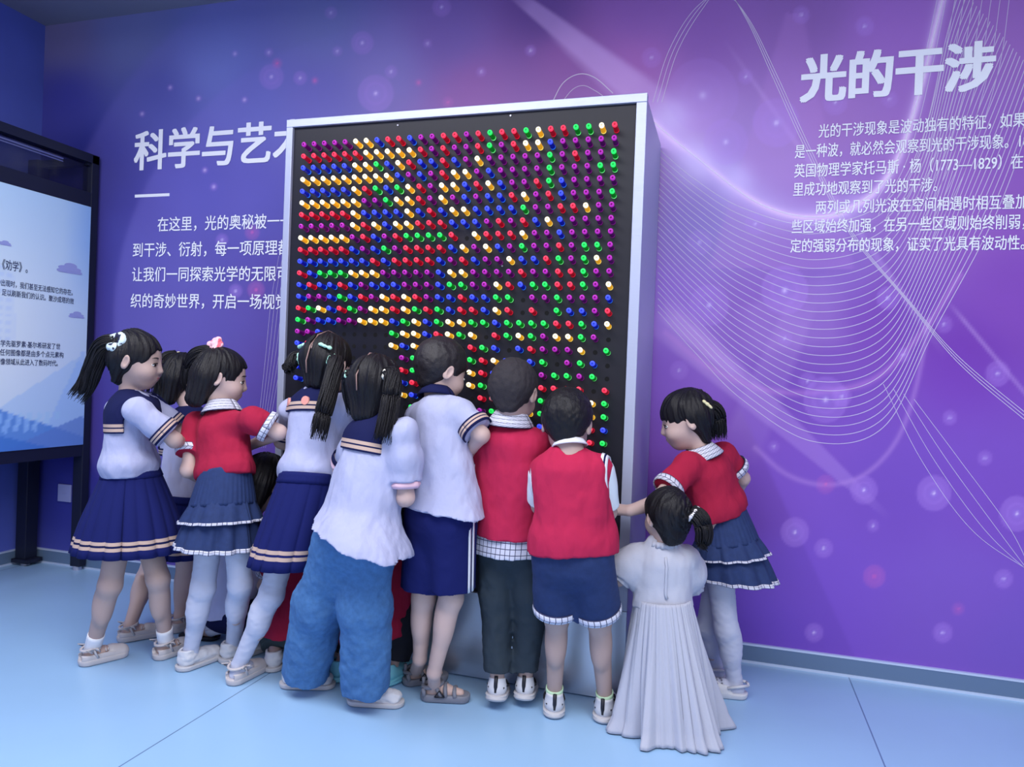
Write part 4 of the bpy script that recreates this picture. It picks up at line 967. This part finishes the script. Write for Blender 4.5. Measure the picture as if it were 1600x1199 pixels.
def top(k, P, neck, pel, up, lat, fro, shL, shR, sc):
    t = k['top']; g = t.get; m = t['mat']; kind = t['kind']
    gr = g('grow', .014); base = pel-up*g('drop', .02); ce = g('cut', base); cn = g('cutn', -up)
    loose = g('loose', 0.)
    def torso(s, off=0., clip=None):
        clip = [(ce, cn)] if clip is None else clip
        s.cone(neck-up*.085*sc, pel+up*.02, .063*sc+gr+off, .070*sc+gr+loose+off, .02, clip, flat=(lat, g('ratio', 1.36)))
        if g('drop', .02) > .03: s.cone(pel+up*.02, pel-up*(g('drop')+.03), .070*sc+gr+loose+off, (.072+g('flare', .006))*sc+gr+loose+off, .02, clip, flat=(lat, g('ratio', 1.36)))
        s.cone(shL-up*.006, shR-up*.006, .034*sc+gr*.5+off, .034*sc+gr*.5+off, .03)
        s.cone(neck-up*(.0 if kind == 'dress' else .03), neck-up*.09, (.042 if kind == 'dress' else .036)*sc+off, .058*sc+off, .035, flat=(lat, 1.3))
    s = Sdf(.0042); torso(s)
    cuffs = []
    for sd, sh in (('L', shL), ('R', shR)):
        if g('sleeveless'): continue
        el = k['el'+sd]; fr = g('sl', .62); r0, r1 = g('sr', (.047, .044)); e = sh+(el-sh)*fr; ax = nrm(el-sh)
        s.cone(sh, e+ax*.02, r0*sc, r1*sc, .025, [(e, ax)])
        if g('puff'): s.ell(sh+(el-sh)*fr*.55, V(1, 1, 1)*g('puff'), None, .02, [(e, ax)])
        cuffs.append((e, ax, r1*sc))
    if g('bag'):                                           # cloth bloused over the waistband
        c = pel+up*g('bag')[0]; s.ell(c, V(*g('bag')[1:]), np.stack([lat, fro, up], 1), .03, [(ce, cn)])
    s.post.append(folds(g('fold', .008), 10, (1, 1, .7), g('seed', 1))); s.post.append(folds(g('fold', .008)*.3, 30, (1.3, 1.3, .6), g('seed', 1)+9))
    s.cone(neck-up*.0, neck+up*.06, .040*sc, .046*sc, .004, sub=True)
    v, f = s.run(); nm = g('name', {'sailor': 'sailor_blouse', 'polo': 'polo_shirt', 'vest': 'vest'}.get(kind, 'bodice')); T = make(nm, v, f, m, P)
    cm = g('cuff')
    for e, ax, r in cuffs:
        a, b = perp(ax)
        if cm == 'stripe':
            R = r+.006; pts = [(e-ax*x, R, R) for x in (.030, .024, .017, .013, .006, -.002)]
            band('cuff', T, pts, [NAVY, TAN], 36, (a, b), mi=[0, 1, 0, 1, 0])
        elif cm == 'check': R = r+.006; band('cuff', T, [(e-ax*.026, R, R), (e-ax*.010, R+.002, R+.002), (e+ax*.002, R-.001, R-.001)], CHECK, 36, (a, b))
        elif cm == 'navy': band('cuff', T, [(e-ax*.014, r+.003, r+.003), (e+ax*.002, r+.003, r+.003)], NAVY, 36, (a, b)); band('lining', T, [(e+ax*.0, r-.004, r-.004), (e+ax*.016, r+.002, r+.002), (e+ax*.026, r-.004, r-.004)], mat('pink_lining', (228, 190, 206), .85), 30, (a, b), wob=lambda th, t: .002*math.sin(5*th))
        elif cm == 'elastic': band('cuff', T, [(e-ax*.012, r-.002, r-.002), (e, r-.006, r-.006), (e+ax*.014, r+.001, r+.001)], m, 36, (a, b), wob=lambda th, t: .002*math.sin(11*th))
        elif cm: band('cuff', T, [(e-ax*.020, r+.003, r+.003), (e+ax*.002, r+.003, r+.003)], cm, 36, (a, b))
    # collar
    na = nrm(g('neckax', nrm(k['head']-neck)*.5+up*.5)); e1 = nrm(lat-na*(lat@na)); e2 = np.cross(na, e1)
    if kind == 'sailor':
        q = Sdf(.003); torso(q, .0, ()); zb = g('flap', .135); wl = g('flapw', .098); sf = g('flap_front', .10)
        for sd, sh in (('L', shL), ('R', shR)):
            if g('sleeveless'): continue
            r0 = g('sr', (.047, .044))[0]; q.cone(sh, sh+(k['el'+sd]-sh)*.3, r0*sc, r0*sc, .025)
        def fn(d, p):
            r = p-neck; x = r@lat; y = r@fro; z = r@up
            lim = np.where(y < 0, -zb, -sf); reg = np.maximum(np.abs(x)-wl*(1+.25*np.clip(-z, 0, .2)/.14-.12), lim-z)
            shell = np.maximum(d-.0065, -(d+.004))
            return np.maximum(shell, reg).astype(np.float32)
        q.cone(neck, neck+na*.08, .036*sc, .042*sc, .004, sub=True)
        q.post.append(fn); v, f = q.run(); r = v[f].mean(1)-neck; z = r@up; y = r@fro; x = np.abs(r@lat)
        bz = np.where(y < 0, z+zb, 9.); bx = wl*(1+.25*np.clip(-z, 0, .2)/.14-.12)-x
        rv = v-neck; C = make('collar', v, f, COLLAR, T, uv=np.stack([rv@lat, np.where(rv@fro < .0, rv@up+zb, .2)], 1))
        for bx_, bz_ in g('buttons', ()):
            o = neck+lat*bx_-up*bz_; n_ = -fro
            # lay the disc on the flap by walking outwards from the spine
            pr = np.abs((v-neck)@lat-bx_)+np.abs((v-neck)@up+bz_)+np.where((v-neck)@fro < 0, 0, 9); j = int(np.argmin(pr)); o = v[j]
            n_ = nrm(o-(neck-up*bz_+lat*bx_*.4)); MB().tube([o-n_*.004, o+n_*.004], .0155, 20).build('button', mat('copper_button', (222, 150, 140), .5), C)
    elif kind in ('polo', 'vest'):
        cmat = g('collar', CHECK); R = g('cr', .043)*sc; c0 = neck+na*g('cz', .012); tn = g('thin', 1.)
        band('collar', T, [(c0-na*.030*tn, R+.036*tn, R+.030*tn), (c0-na*.014*tn, R+.026*tn, R+.022*tn), (c0+na*.008*tn, R+.010*tn, R+.008*tn), (c0+na*.016*tn, R+.004*tn, R+.003*tn), (c0+na*.012*tn, R-.001, R-.001)], cmat, 40, (e1, e2), wob=lambda th, t: .001*math.sin(3*th))
    elif kind == 'dress':
        zs_ = np.linspace(.03, .155, 12); vr = v-neck; pl_ = []
        for z_ in zs_:
            w_ = np.abs(vr@lat)*3+np.abs(vr@up+z_)+np.where(vr@fro < 0, 0, 9); pl_.append(v[int(np.argmin(w_))]-fro*.001)
        MB().tube(pl_, [.0045+.0012*(i % 2) for i in range(12)], 8).build('placket', m, T, True)
        band('neck_frill', T, [(neck-na*.004, .048, .046), (neck+na*.014, .044, .042)], TULLE, 60, (e1, e2), wob=lambda th, t: .003*math.sin(17*th))
    if g('tail') is not None:                                          # shirt tail below a hem
        q = Sdf(.0042); c2 = g('tail'); 
        q.cone(pel+up*.02, pel-up*(g('drop')+.06), .070*sc+gr+loose-.003, (.074+g('flare', .006))*sc+gr+loose-.001, .02, [(c2, -up)], flat=(lat, g('ratio', 1.36)))
        q.post.append(folds(.003, 20)); v, f = q.run(); r = v-pel; th = np.arctan2(r@fro, r@lat)
        make('shirt_tail', v, f, CHECK, T, uv=np.stack([np.where(r@lat > -9, r@lat*1.2, 0), r@up], 1))
    if g('armband'):                                       # striped edging around the armholes of a vest
        for sd, sh in (('L', shL), ('R', shR)):
            ax = lat*(1 if sd == 'R' else -1); a, b = up, fro; o = sh-up*.034+ax*.022; r = .058*sc
            band('armhole_edging', T, [(o-ax*.008, r+.008, r*.85+.008), (o, r+.005, r*.85+.005), (o+ax*.005, r+.002, r*.85+.002), (o+ax*.012, r-.003, r*.85-.003)], [SOCK, NAVY], 36, (a, b), mi=[0, 1, 0])
        for sd, sh in (('L', shL), ('R', shR)):
            el = k['el'+sd]; q = Sdf(.0042); fr = g('asl', .8); e = sh+(el-sh)*fr; ax = nrm(el-sh); sh = sh-up*.02+lat*.012*(1 if sd == 'R' else -1); q.cone(sh, e+ax*.02, .040*sc, .040*sc, .02, [(e, ax)]); q.post.append(folds(.003, 16)); v, f = q.run()
            make('sleeve', v, f, mat('white_sleeve', (220, 230, 240), .85), T)
    return T

# ---------------------------------------------------------------- the thirteen children
def A(px, py, Y): return at(px, py, Y)
G = ground
MINT = mat('mint_clip', (176, 226, 204), .5); CREAM = mat('cream_clip', (226, 216, 170), .5); PINKF = mat('pink_petal', (240, 186, 200), .6)
SCR = [mat('scrunchie_light', (196, 214, 222), .7), mat('scrunchie_dark', (40, 40, 70), .7)]
# 1: profile girl by the stand
kid('girl in profile by the poster stand, with pleated skirt, scrunchie and long ponytail', dict(
    head=A(214, 562, -.93), face=(.90, .36, -.16), neck=A(203, 611, -.93), pel=A(205, 762, -.93), shL=A(232, 634, -.83), shR=A(213, 640, -1.02), hs=.99, skin=SKIN_D,
    elR=A(273, 688, -.95), wrR=A(292, 696, -.74), elL=A(284, 676, -.76), wrL=A(300, 690, -.70), knR=A(172, 915, -1.0), knL=A(247, 905, -.90), ftR=G(149, 1036), ftL=G(262, 1026), toeR=(.45, .9), toeL=(.25, .97),
    hair=dict(style='girl', flow=(0, -.075, .055), seed=1, tails=[dict(path=[(.030, -.070, .052), (.03, -.112, .030), (.02, -.132, -.04), (.01, -.150, -.12), (.01, -.180, -.190)], r0=.024, r1=.032, n=330, fr=.0021)],
        bows=[((.050, -.062, .052), (0, .7, .7), (.8, -.5, .4), .042, SCR, 'scrunchie')]),
    top=dict(kind='sailor', mat=WHITE_C, cuff='stripe', sl=.80, sr=(.043, .048), bag=(.085, .125, .100, .06), cut=A(206, 735, -.93)-V(0, 0, .012), flap=.15, flapw=.108, seed=1),
    bottom=dict(kind='pleated', waist=A(206, 735, -.93), hem=A(205, 858, -.93), rw=(.096, .088), rh=(.170, .185), pleats=20, seed=1), socks=.055, shoe='maryjane'))
# 2: girl behind, only head, collar and legs show
kid('girl half hidden behind the profile girl, with cream hair tie and navy collar', dict(
    head=A(288, 590, -0.520), face=(.55, .80, -.12), neck=A(300, 636, -0.540), pel=A(280, 800, -0.560), shL=A(262, 668, -0.540), shR=A(335, 664, -0.580), hs=.95,
    elL=A(272, 730, -0.500), wrL=A(300, 735, -0.430), elR=A(345, 720, -0.500), wrR=A(340, 700, -0.430), knL=A(228, 905, -0.580), knR=A(290, 905, -0.540), ftL=G(207, 1000), ftR=G(284, 985), toeL=(.55, .8), toeR=(.3, .95),
    hair=dict(style='girl', nape=.02, bob=True, seed=2, flow=(0, -.03, .10), tails=[dict(path=[(-.02, -.04, .095), (-.02, -.085, .06), (-.01, -.105, -.02), (0, -.105, -.10)], r0=.02, r1=.045, n=264, fr=.0021)],
        bows=[((-.02, -.045, .098), (1, 0, 0), (0, -.4, .9), .020, CREAM, 'scrunchie')]),
    top=dict(kind='sailor', mat=mat('lavender_cotton', (200, 198, 226), .85), cuff='stripe', drop=.02, seed=2), bottom=dict(kind='pleated', waist=A(284, 775, -0.560), hem=A(282, 865, -0.560), rh=(.145, .14), seed=2), shoe='maryjane'))
# 3: girl in red polo with tiered denim skirt
kid('girl in red polo and tiered denim skirt with pink flower in her hair', dict(
    head=A(347, 588, -.80), face=(.80, .55, -.22), neck=A(347, 640, -.82), pel=A(352, 762, -.87), shL=A(307, 662, -.80), shR=A(398, 656, -.88), hs=.97,
    elL=A(294, 735, -.88), wrL=A(322, 752, -.76), elR=A(436, 676, -.84), wrR=A(392, 696, -.70), knL=A(317, 920, -.88), knR=A(376, 915, -.86), ftL=G(301, 1042), ftR=G(367, 1030), toeL=(.25, .95), toeR=(.3, .9),
    hair=dict(style='girl', seed=3, flow=(0, -.05, .09), nape=.01, bob=True, tails=[dict(path=[(-.015, -.06, .085), (-.03, -.112, .05), (-.05, -.118, -.03), (-.055, -.10, -.09)], r0=.022, r1=.024, n=264, fr=.0021)],
        bows=[((-.004, -.052, .110), (.6, .75, .2), (.75, -.6, .3), .034, [PINKF, mat('rose_petal', (222, 96, 116), .6)], 'flower')]),
    top=dict(kind='polo', mat=RED, cuff='check', sl=.66, sr=(.043, .049), bag=(.06, .112, .092, .05), cut=A(352, 738, -.87)-V(0, 0, .010), seed=3, cz=.016),
    bottom=dict(kind='tiered', waist=A(352, 738, -.87), hem=A(343, 852, -.88), rw=(.092, .080), rh=(.140, .130), mid=.62), tights=True, shoe='chunky'))
# 4: girl with buttons on her collar
kid('girl in pleated navy skirt and white tights with two round buttons on her sailor collar', dict(
    head=A(512, 568, -0.770), face=(.22, .95, -.24), neck=A(500, 604, -0.780), pel=A(482, 768, -0.850), shL=A(455, 640, -0.770), shR=A(545, 634, -0.810), hs=1.0,
    elL=A(440, 690, -0.710), wrL=A(455, 700, -0.680), elR=A(548, 700, -0.730), wrR=A(535, 690, -0.680), knL=A(424, 930, -0.890), knR=A(492, 940, -0.730), ftL=G(376, 1064), ftR=G(492, 1048), toeL=(.12, 1), toeR=(.2, .95),
    hair=dict(style='girl', seed=4, flow=(0, -.01, .10), part=[(0, .03, .112), (0, -.03, .113), (0, -.075, .085), (.004, -.104, .035), (0, -.104, -.02), (0, -.09, -.06)],
        tails=[dict(name='pigtail', path=[(.072, -.05, .0), (.104, -.066, -.02), (.120, -.085, -.10), (.128, -.10, -.20), (.125, -.10, -.290)], r0=.022, r1=.026, n=330, fr=.0021, tie=MINT),
               dict(name='hair_bun', path=[(-.075, -.045, .005), (-.105, -.055, .0), (-.110, -.07, -.035), (-.092, -.07, -.05)], r0=.02, r1=.02, n=176, fr=.0021, tie=MINT)],
        bows=[((.060, -.088, .038), (.95, .35, -.25), (.3, -.9, 0), .028, MINT, 'bow'), ((-.062, -.080, .040), (.95, -.35, .1), (-.3, -.9, .2), .028, MINT, 'bow')]),
    top=dict(kind='sailor', mat=WHITE_C, cuff='stripe', sl=.75, bag=(.075, .118, .098, .055), cut=A(483, 746, -0.850)-V(0, 0, .012), flap=.10, flapw=.092, buttons=((-.080, .066), (.016, .066)), seed=4),
    bottom=dict(kind='pleated', waist=A(483, 746, -0.850), hem=A(452, 880, -0.880), rw=(.102, .088), rh=(.128, .135), pleats=16, seed=4, bands=((.78, .82, 1), (.845, .885, 1))), tights=True, shoe='maryjane'))
# 5: girl in jeans
kid('girl with two pigtails in wide washed jeans and loose sailor blouse, middle of the row', dict(
    head=A(588, 606, -0.920), face=(.10, .97, -.20), neck=A(594, 649, -0.940), pel=A(556, 835, -1.000), shL=A(560, 682, -0.920), shR=A(632, 675, -1.000), hs=1.0, hlat=(.96, .25, 0),
    elL=A(533, 735, -0.860), wrL=A(555, 745, -0.790), elR=A(634, 778, -1.000), wrR=A(610, 790, -0.860), knL=A(500, 940, -0.950), knR=A(570, 950, -0.975), ftL=G(466, 1073), ftR=G(572, 1100), toeL=(.92, .30), toeR=(.95, .22), anL=A(478, 1040, -0.895), anR=A(573, 1064, -0.925),
    hair=dict(style='girl', seed=5, napelen=.095, flow=(0, -.01, .10), part=[(-.01, .0, .113), (-.012, -.05, .105), (-.006, -.085, .07), (-.010, -.108, .02), (-.004, -.102, -.03)],
        tails=[dict(name='pigtail', path=[(.066, -.060, .032), (.098, -.068, .028), (.112, -.080, -.04), (.112, -.085, -.13), (.105, -.085, -.190)], r0=.020, r1=.028, n=308, fr=.0021, tie=mat('pearl_tie', (226, 222, 210), .4)),
               dict(name='pigtail', path=[(-.060, -.062, .030), (-.084, -.045, .022), (-.090, -.02, -.03), (-.08, .01, -.10)], r0=.016, r1=.014, n=198, fr=.0021, tie=MINT)]),
    top=dict(kind='sailor', mat=WHITE_C, cuff='navy', puff=.049, sl=.72, sr=(.041, .047), drop=.05, loose=.024, flare=.055, bag=(.0, .150, .124, .08), flap=.125, flapw=.088, cut=A(556, 832, -1.000), cutn=(-.28, 0, -.96), seed=5),
    bottom=dict(kind='pants', mat=JEANS, r=(.078, .082, .080, 1.10), waist=.03, seat=-.003, fold=.007, seed=5, kk=.05, name='jeans'), shoe='chunky'))
# 6: boy in white polo
kid('boy in white polo and navy shorts with white side stripes and grey sandals', dict(
    head=A(690, 578, -0.770), face=(.62, .72, -.34), neck=A(682, 616, -0.800), pel=A(688, 795, -0.870), shL=A(652, 650, -0.790), shR=A(722, 644, -0.850), hs=.98,
    elL=A(650, 715, -0.720), wrL=A(670, 715, -0.680), elR=A(752, 680, -.87), wrR=A(738, 700, -.83), knL=A(662, 935, -0.830), knR=A(705, 935, -0.850), ftL=G(653, 1068), ftR=G(683, 1094), toeL=(.75, .65), toeR=(.97, .25), anL=A(656, 1030, -0.800), anR=A(678, 1052, -0.840),
    hair=dict(style='boy', seed=6, mat=mat('short_black_hair', (34, 30, 36), .5, bump=(300, .4))),
    top=dict(kind='polo', mat=WHITE_C, cuff='stripe', sl=.80, sr=(.044, .050), drop=.035, loose=.012, flare=.020, collar=NAVY, thin=.7, seed=6, cut=A(690, 795, -0.870), cutn=(-.10, 0, -1)),
    bottom=dict(kind='pants', mat=NAVY_S, r=(.080, .078, .07, -.13), waist=.03, seat=.002, seed=6, stripe='R', fold=.003), shoe='sandal'))
# 7: boy in red polo with dark trousers
kid('boy in red polo with checked shirt tail and dark long trousers, on tiptoe', dict(
    head=A(803, 612, -.78), face=(.08, .96, -.26), neck=A(797, 657, -.78), pel=A(792, 838, -.76), shL=A(757, 692, -.76), shR=A(838, 692, -.78), hs=.98, skin=SKIN_D,
    elL=A(740, 765, -.73), wrL=A(752, 800, -.69), elR=A(846, 750, -.71), wrR=A(822, 768, -.68), knL=A(776, 930, -.735), knR=A(832, 925, -.72), ftL=G(776, 1104), ftR=G(820, 1100), toeL=(-.15, 1), toeR=(-.12, 1), liftL=.035, liftR=.03,
    hair=dict(style='boy', seed=7, grow=.006),
    top=dict(kind='polo', mat=RED_V, cuff='check', sl=.50, sr=(.044, .049), drop=.035, loose=.006, cut=A(792, 830, -.76), seed=7, tail=A(792, 862, -.76), cr=.046, cz=.014),
    bottom=dict(kind='pants', mat=DARKP, r=(.066, .058, .040, .88), waist=.0, seat=-.016, fold=.006, seed=7), shoe='sneaker'))
# 8: boy in red vest
kid('boy in red sleeveless vest over a white shirt and denim shorts with checked hems', dict(
    head=A(886, 662, -0.850), face=(-.05, .90, -.42), neck=A(890, 696, -0.890), pel=A(894, 858, -0.890), shL=A(850, 732, -0.870), shR=A(934, 726, -0.870), hs=.96, skin=SKIN_D,
    elL=A(842, 790, -0.810), wrL=A(860, 815, -0.760), elR=A(950, 800, -0.810), wrR=A(938, 822, -0.760), knL=A(870, 965, -0.810), knR=A(936, 968, -0.790), ftL=G(865, 1113), ftR=G(945, 1121), toeL=(-.25, .95), toeR=(.0, 1),
    hair=dict(style='boy', seed=8, grow=.010, mat=HAIR),
    top=dict(kind='vest', mat=RED_V, sleeveless=True, armband=True, drop=.035, loose=.012, flare=.006, cut=A(894, 860, -0.890), seed=8, cr=.042, collar=SOCK, cz=.010, thin=.4, asl=.9),
    bottom=dict(kind='pants', mat=DENIM, r=(.078, .072, .05, -.12), waist=.02, seat=.0, seed=8, hem=CHECK), shoe='sneaker', socks=.03, sockm=mat('lime_sock', (190, 222, 190), .85)))
# 9: small girl in white dress
kid('small girl in white puff-sleeved dress reaching the floor, low ponytail, right of the board', dict(
    head=A(1042, 806, -.70), face=(-.55, .80, -.12), neck=A(1036, 851, -.70), pel=A(1036, 960, -.70), shL=A(992, 874, -.70), shR=A(1074, 872, -.66), hs=.86, sc=.84, hlat=(.97, .2, 0),
    elL=A(966, 905, -.72), wrL=A(972, 890, -.66), elR=A(1080, 920, -.60), wrR=A(1060, 930, -.52), knL=A(1015, 1010, -.62), knR=A(1060, 1010, -.60), ftL=G(1020, 1110), ftR=G(1065, 1110), toeL=(-.2, 1), toeR=(0, 1),
    hair=dict(style='girl', seed=9, fringe=.6, flow=(.04, -.07, .02), tails=[dict(path=[(.048, -.085, .018), (.075, -.108, -.008), (.085, -.115, -.06), (.07, -.11, -.115)], r0=.024, r1=.020, n=264, fr=.0021, tie=mat('white_tie', (232, 226, 232), .6))]),
    top=dict(kind='dress', mat=TULLE, cuff='elastic', puff=.058, sl=.85, sr=(.050, .050), drop=.0, grow=.010, cut=A(1036, 945, -.70), seed=9),
    bottom=dict(kind='dress', waist=A(1036, 935, -.70), hem=A(1046, 1133, -.70)*V(1, 1, 0)+V(0, 0, .004), rw=(.084, .073), rh=(.158, .135), bulge=.30), shoe='maryjane'))
# 10: girl on the right
kid('girl in red polo with short tied hair leaning in from the right', dict(
    head=A(1072, 655, -.42), face=(-.95, -.14, -.32), neck=A(1096, 708, -.41), pel=A(1128, 815, -.38), shL=A(1074, 728, -.48), shR=A(1130, 712, -.32), hs=.99,
    elL=A(1024, 786, -.60), wrL=A(985, 798, -.66), hdL=V(-.9, .2, -.05), elR=A(1160, 748, -.26), wrR=A(1148, 775, -.18), knL=A(1135, 985, -.40), knR=A(1106, 980, -.30), ftL=G(1142, 1089), ftR=G(1112, 1062), toeL=(-.95, -.15), toeR=(-.9, .1),
    hair=dict(style='girl', seed=10, fringe=.75, nape=.015, flow=(0, -.06, .07), tails=[dict(path=[(.0, -.075, .02), (.0, -.098, -.004), (.0, -.100, -.05), (.0, -.088, -.105)], r0=.032, r1=.026, n=286, fr=.0021)],
        bows=[((-.058, -.080, .034), (0, .5, .8), (-.8, -.6, 0), .022, CREAM, 'bow')]),
    top=dict(kind='polo', mat=RED, cuff='check', sl=.66, sr=(.043, .048), bag=(.055, .105, .088, .045), cut=A(1126, 797, -.38)-V(0, 0, .008), seed=10),
    bottom=dict(kind='tiered', waist=A(1126, 797, -.38), hem=A(1146, 902, -.38), rw=(.084, .078), rh=(.125, .135), mid=.60, ruf=12), tights=True, shoe='clog'))
# 11-13: crouching children behind the row
kid('crouching child in red shirt and dark olive trousers behind the white tights', dict(
    head=A(478, 800, -0.670), face=(.1, .97, -.2), neck=A(464, 848, -0.670), pel=A(448, 965, -0.710), shL=A(425, 875, -0.670), shR=A(498, 870, -0.670), sc=.84, hs=.92, faced=False,
    elL=A(412, 915, -0.670), wrL=A(430, 890, -0.660), elR=A(500, 920, -0.670), wrR=A(490, 890, -0.660), knL=A(428, 950, -0.630), knR=A(480, 950, -0.630), ftL=G(430, 1042), ftR=G(478, 1046), toeL=(-.3, .9), toeR=(.1, 1),
    hair=dict(style='boy', seed=11, mat=HAIR), top=dict(kind='polo', mat=RED, cuff='check', drop=.035, loose=.008, seed=11, cut=A(448, 992, -0.710)),
    bottom=dict(kind='pants', mat=mat('olive_trousers', (50, 62, 66), .85), r=(.072, .060, .05, .9), waist=.04, seed=11), shoe='chunky'))
kid('crouching long-haired girl in lavender blouse kneeling beside the foot of the board', dict(
    head=A(416, 752, -.67), face=(.35, .88, -.30), neck=A(396, 808, -.665), pel=A(358, 945, -.64), shL=A(366, 836, -.65), shR=A(422, 832, -.68), sc=.92, hs=.98, faced=False,
    elL=A(360, 880, -.68), wrL=A(395, 870, -.69), elR=A(426, 880, -.69), wrR=A(410, 850, -.69), knL=A(398, 968, -.68), knR=A(420, 975, -.66), ftL=G(322, 999), ftR=G(345, 985), anL=A(336, 982, -.64), anR=A(360, 978, -.62), toeL=(-.9, -.2), toeR=(-.9, .2),
    hair=dict(style='girl', seed=12, nape=.03, bob=True, flow=(0, -.02, .10), napelen=.13),
    top=dict(kind='sailor', mat=mat('lavender_blouse', (190, 190, 226), .85), cuff='stripe', drop=.035, loose=.014, flap=.09, flapw=.085, seed=12, cut=A(354, 958, -.64), cutn=(.1, 0, -1)),
    bottom=dict(kind='pants', mat=NAVY, r=(.074, .062, .05, .12), waist=.04, seat=.006, seed=12, name='shorts'), tights=False, socks=.14, sockm=TIGHT, shoe='blacksandal'))
kid('crouching child in red shirt and black trousers with turquoise sneakers, behind the jeans girl', dict(
    head=A(634, 800, -.70), face=(0, .97, -.2), neck=A(626, 850, -.70), pel=A(590, 970, -.72), shL=A(582, 872, -.70), shR=A(636, 868, -.70), sc=.95, hs=.88, faced=False,
    elL=A(575, 915, -.70), wrL=A(580, 880, -.73), elR=A(640, 915, -.70), wrR=A(625, 885, -.73), knL=A(560, 960, -.66), knR=A(642, 950, -.67), ftL=G(538, 1060), ftR=G(614, 1066), toeL=(.4, .9), toeR=(.35, .9),
    hair=dict(style='boy', seed=13, mat=HAIR), top=dict(kind='polo', mat=RED, cuff='check', drop=.035, loose=.01, seed=13, cut=A(590, 1000, -.72), cutn=(.3, 0, -.95)),
    bottom=dict(kind='pants', mat=BLACKP, r=(.072, .062, .052, .85), waist=.04, seed=13), shoe='teal'))
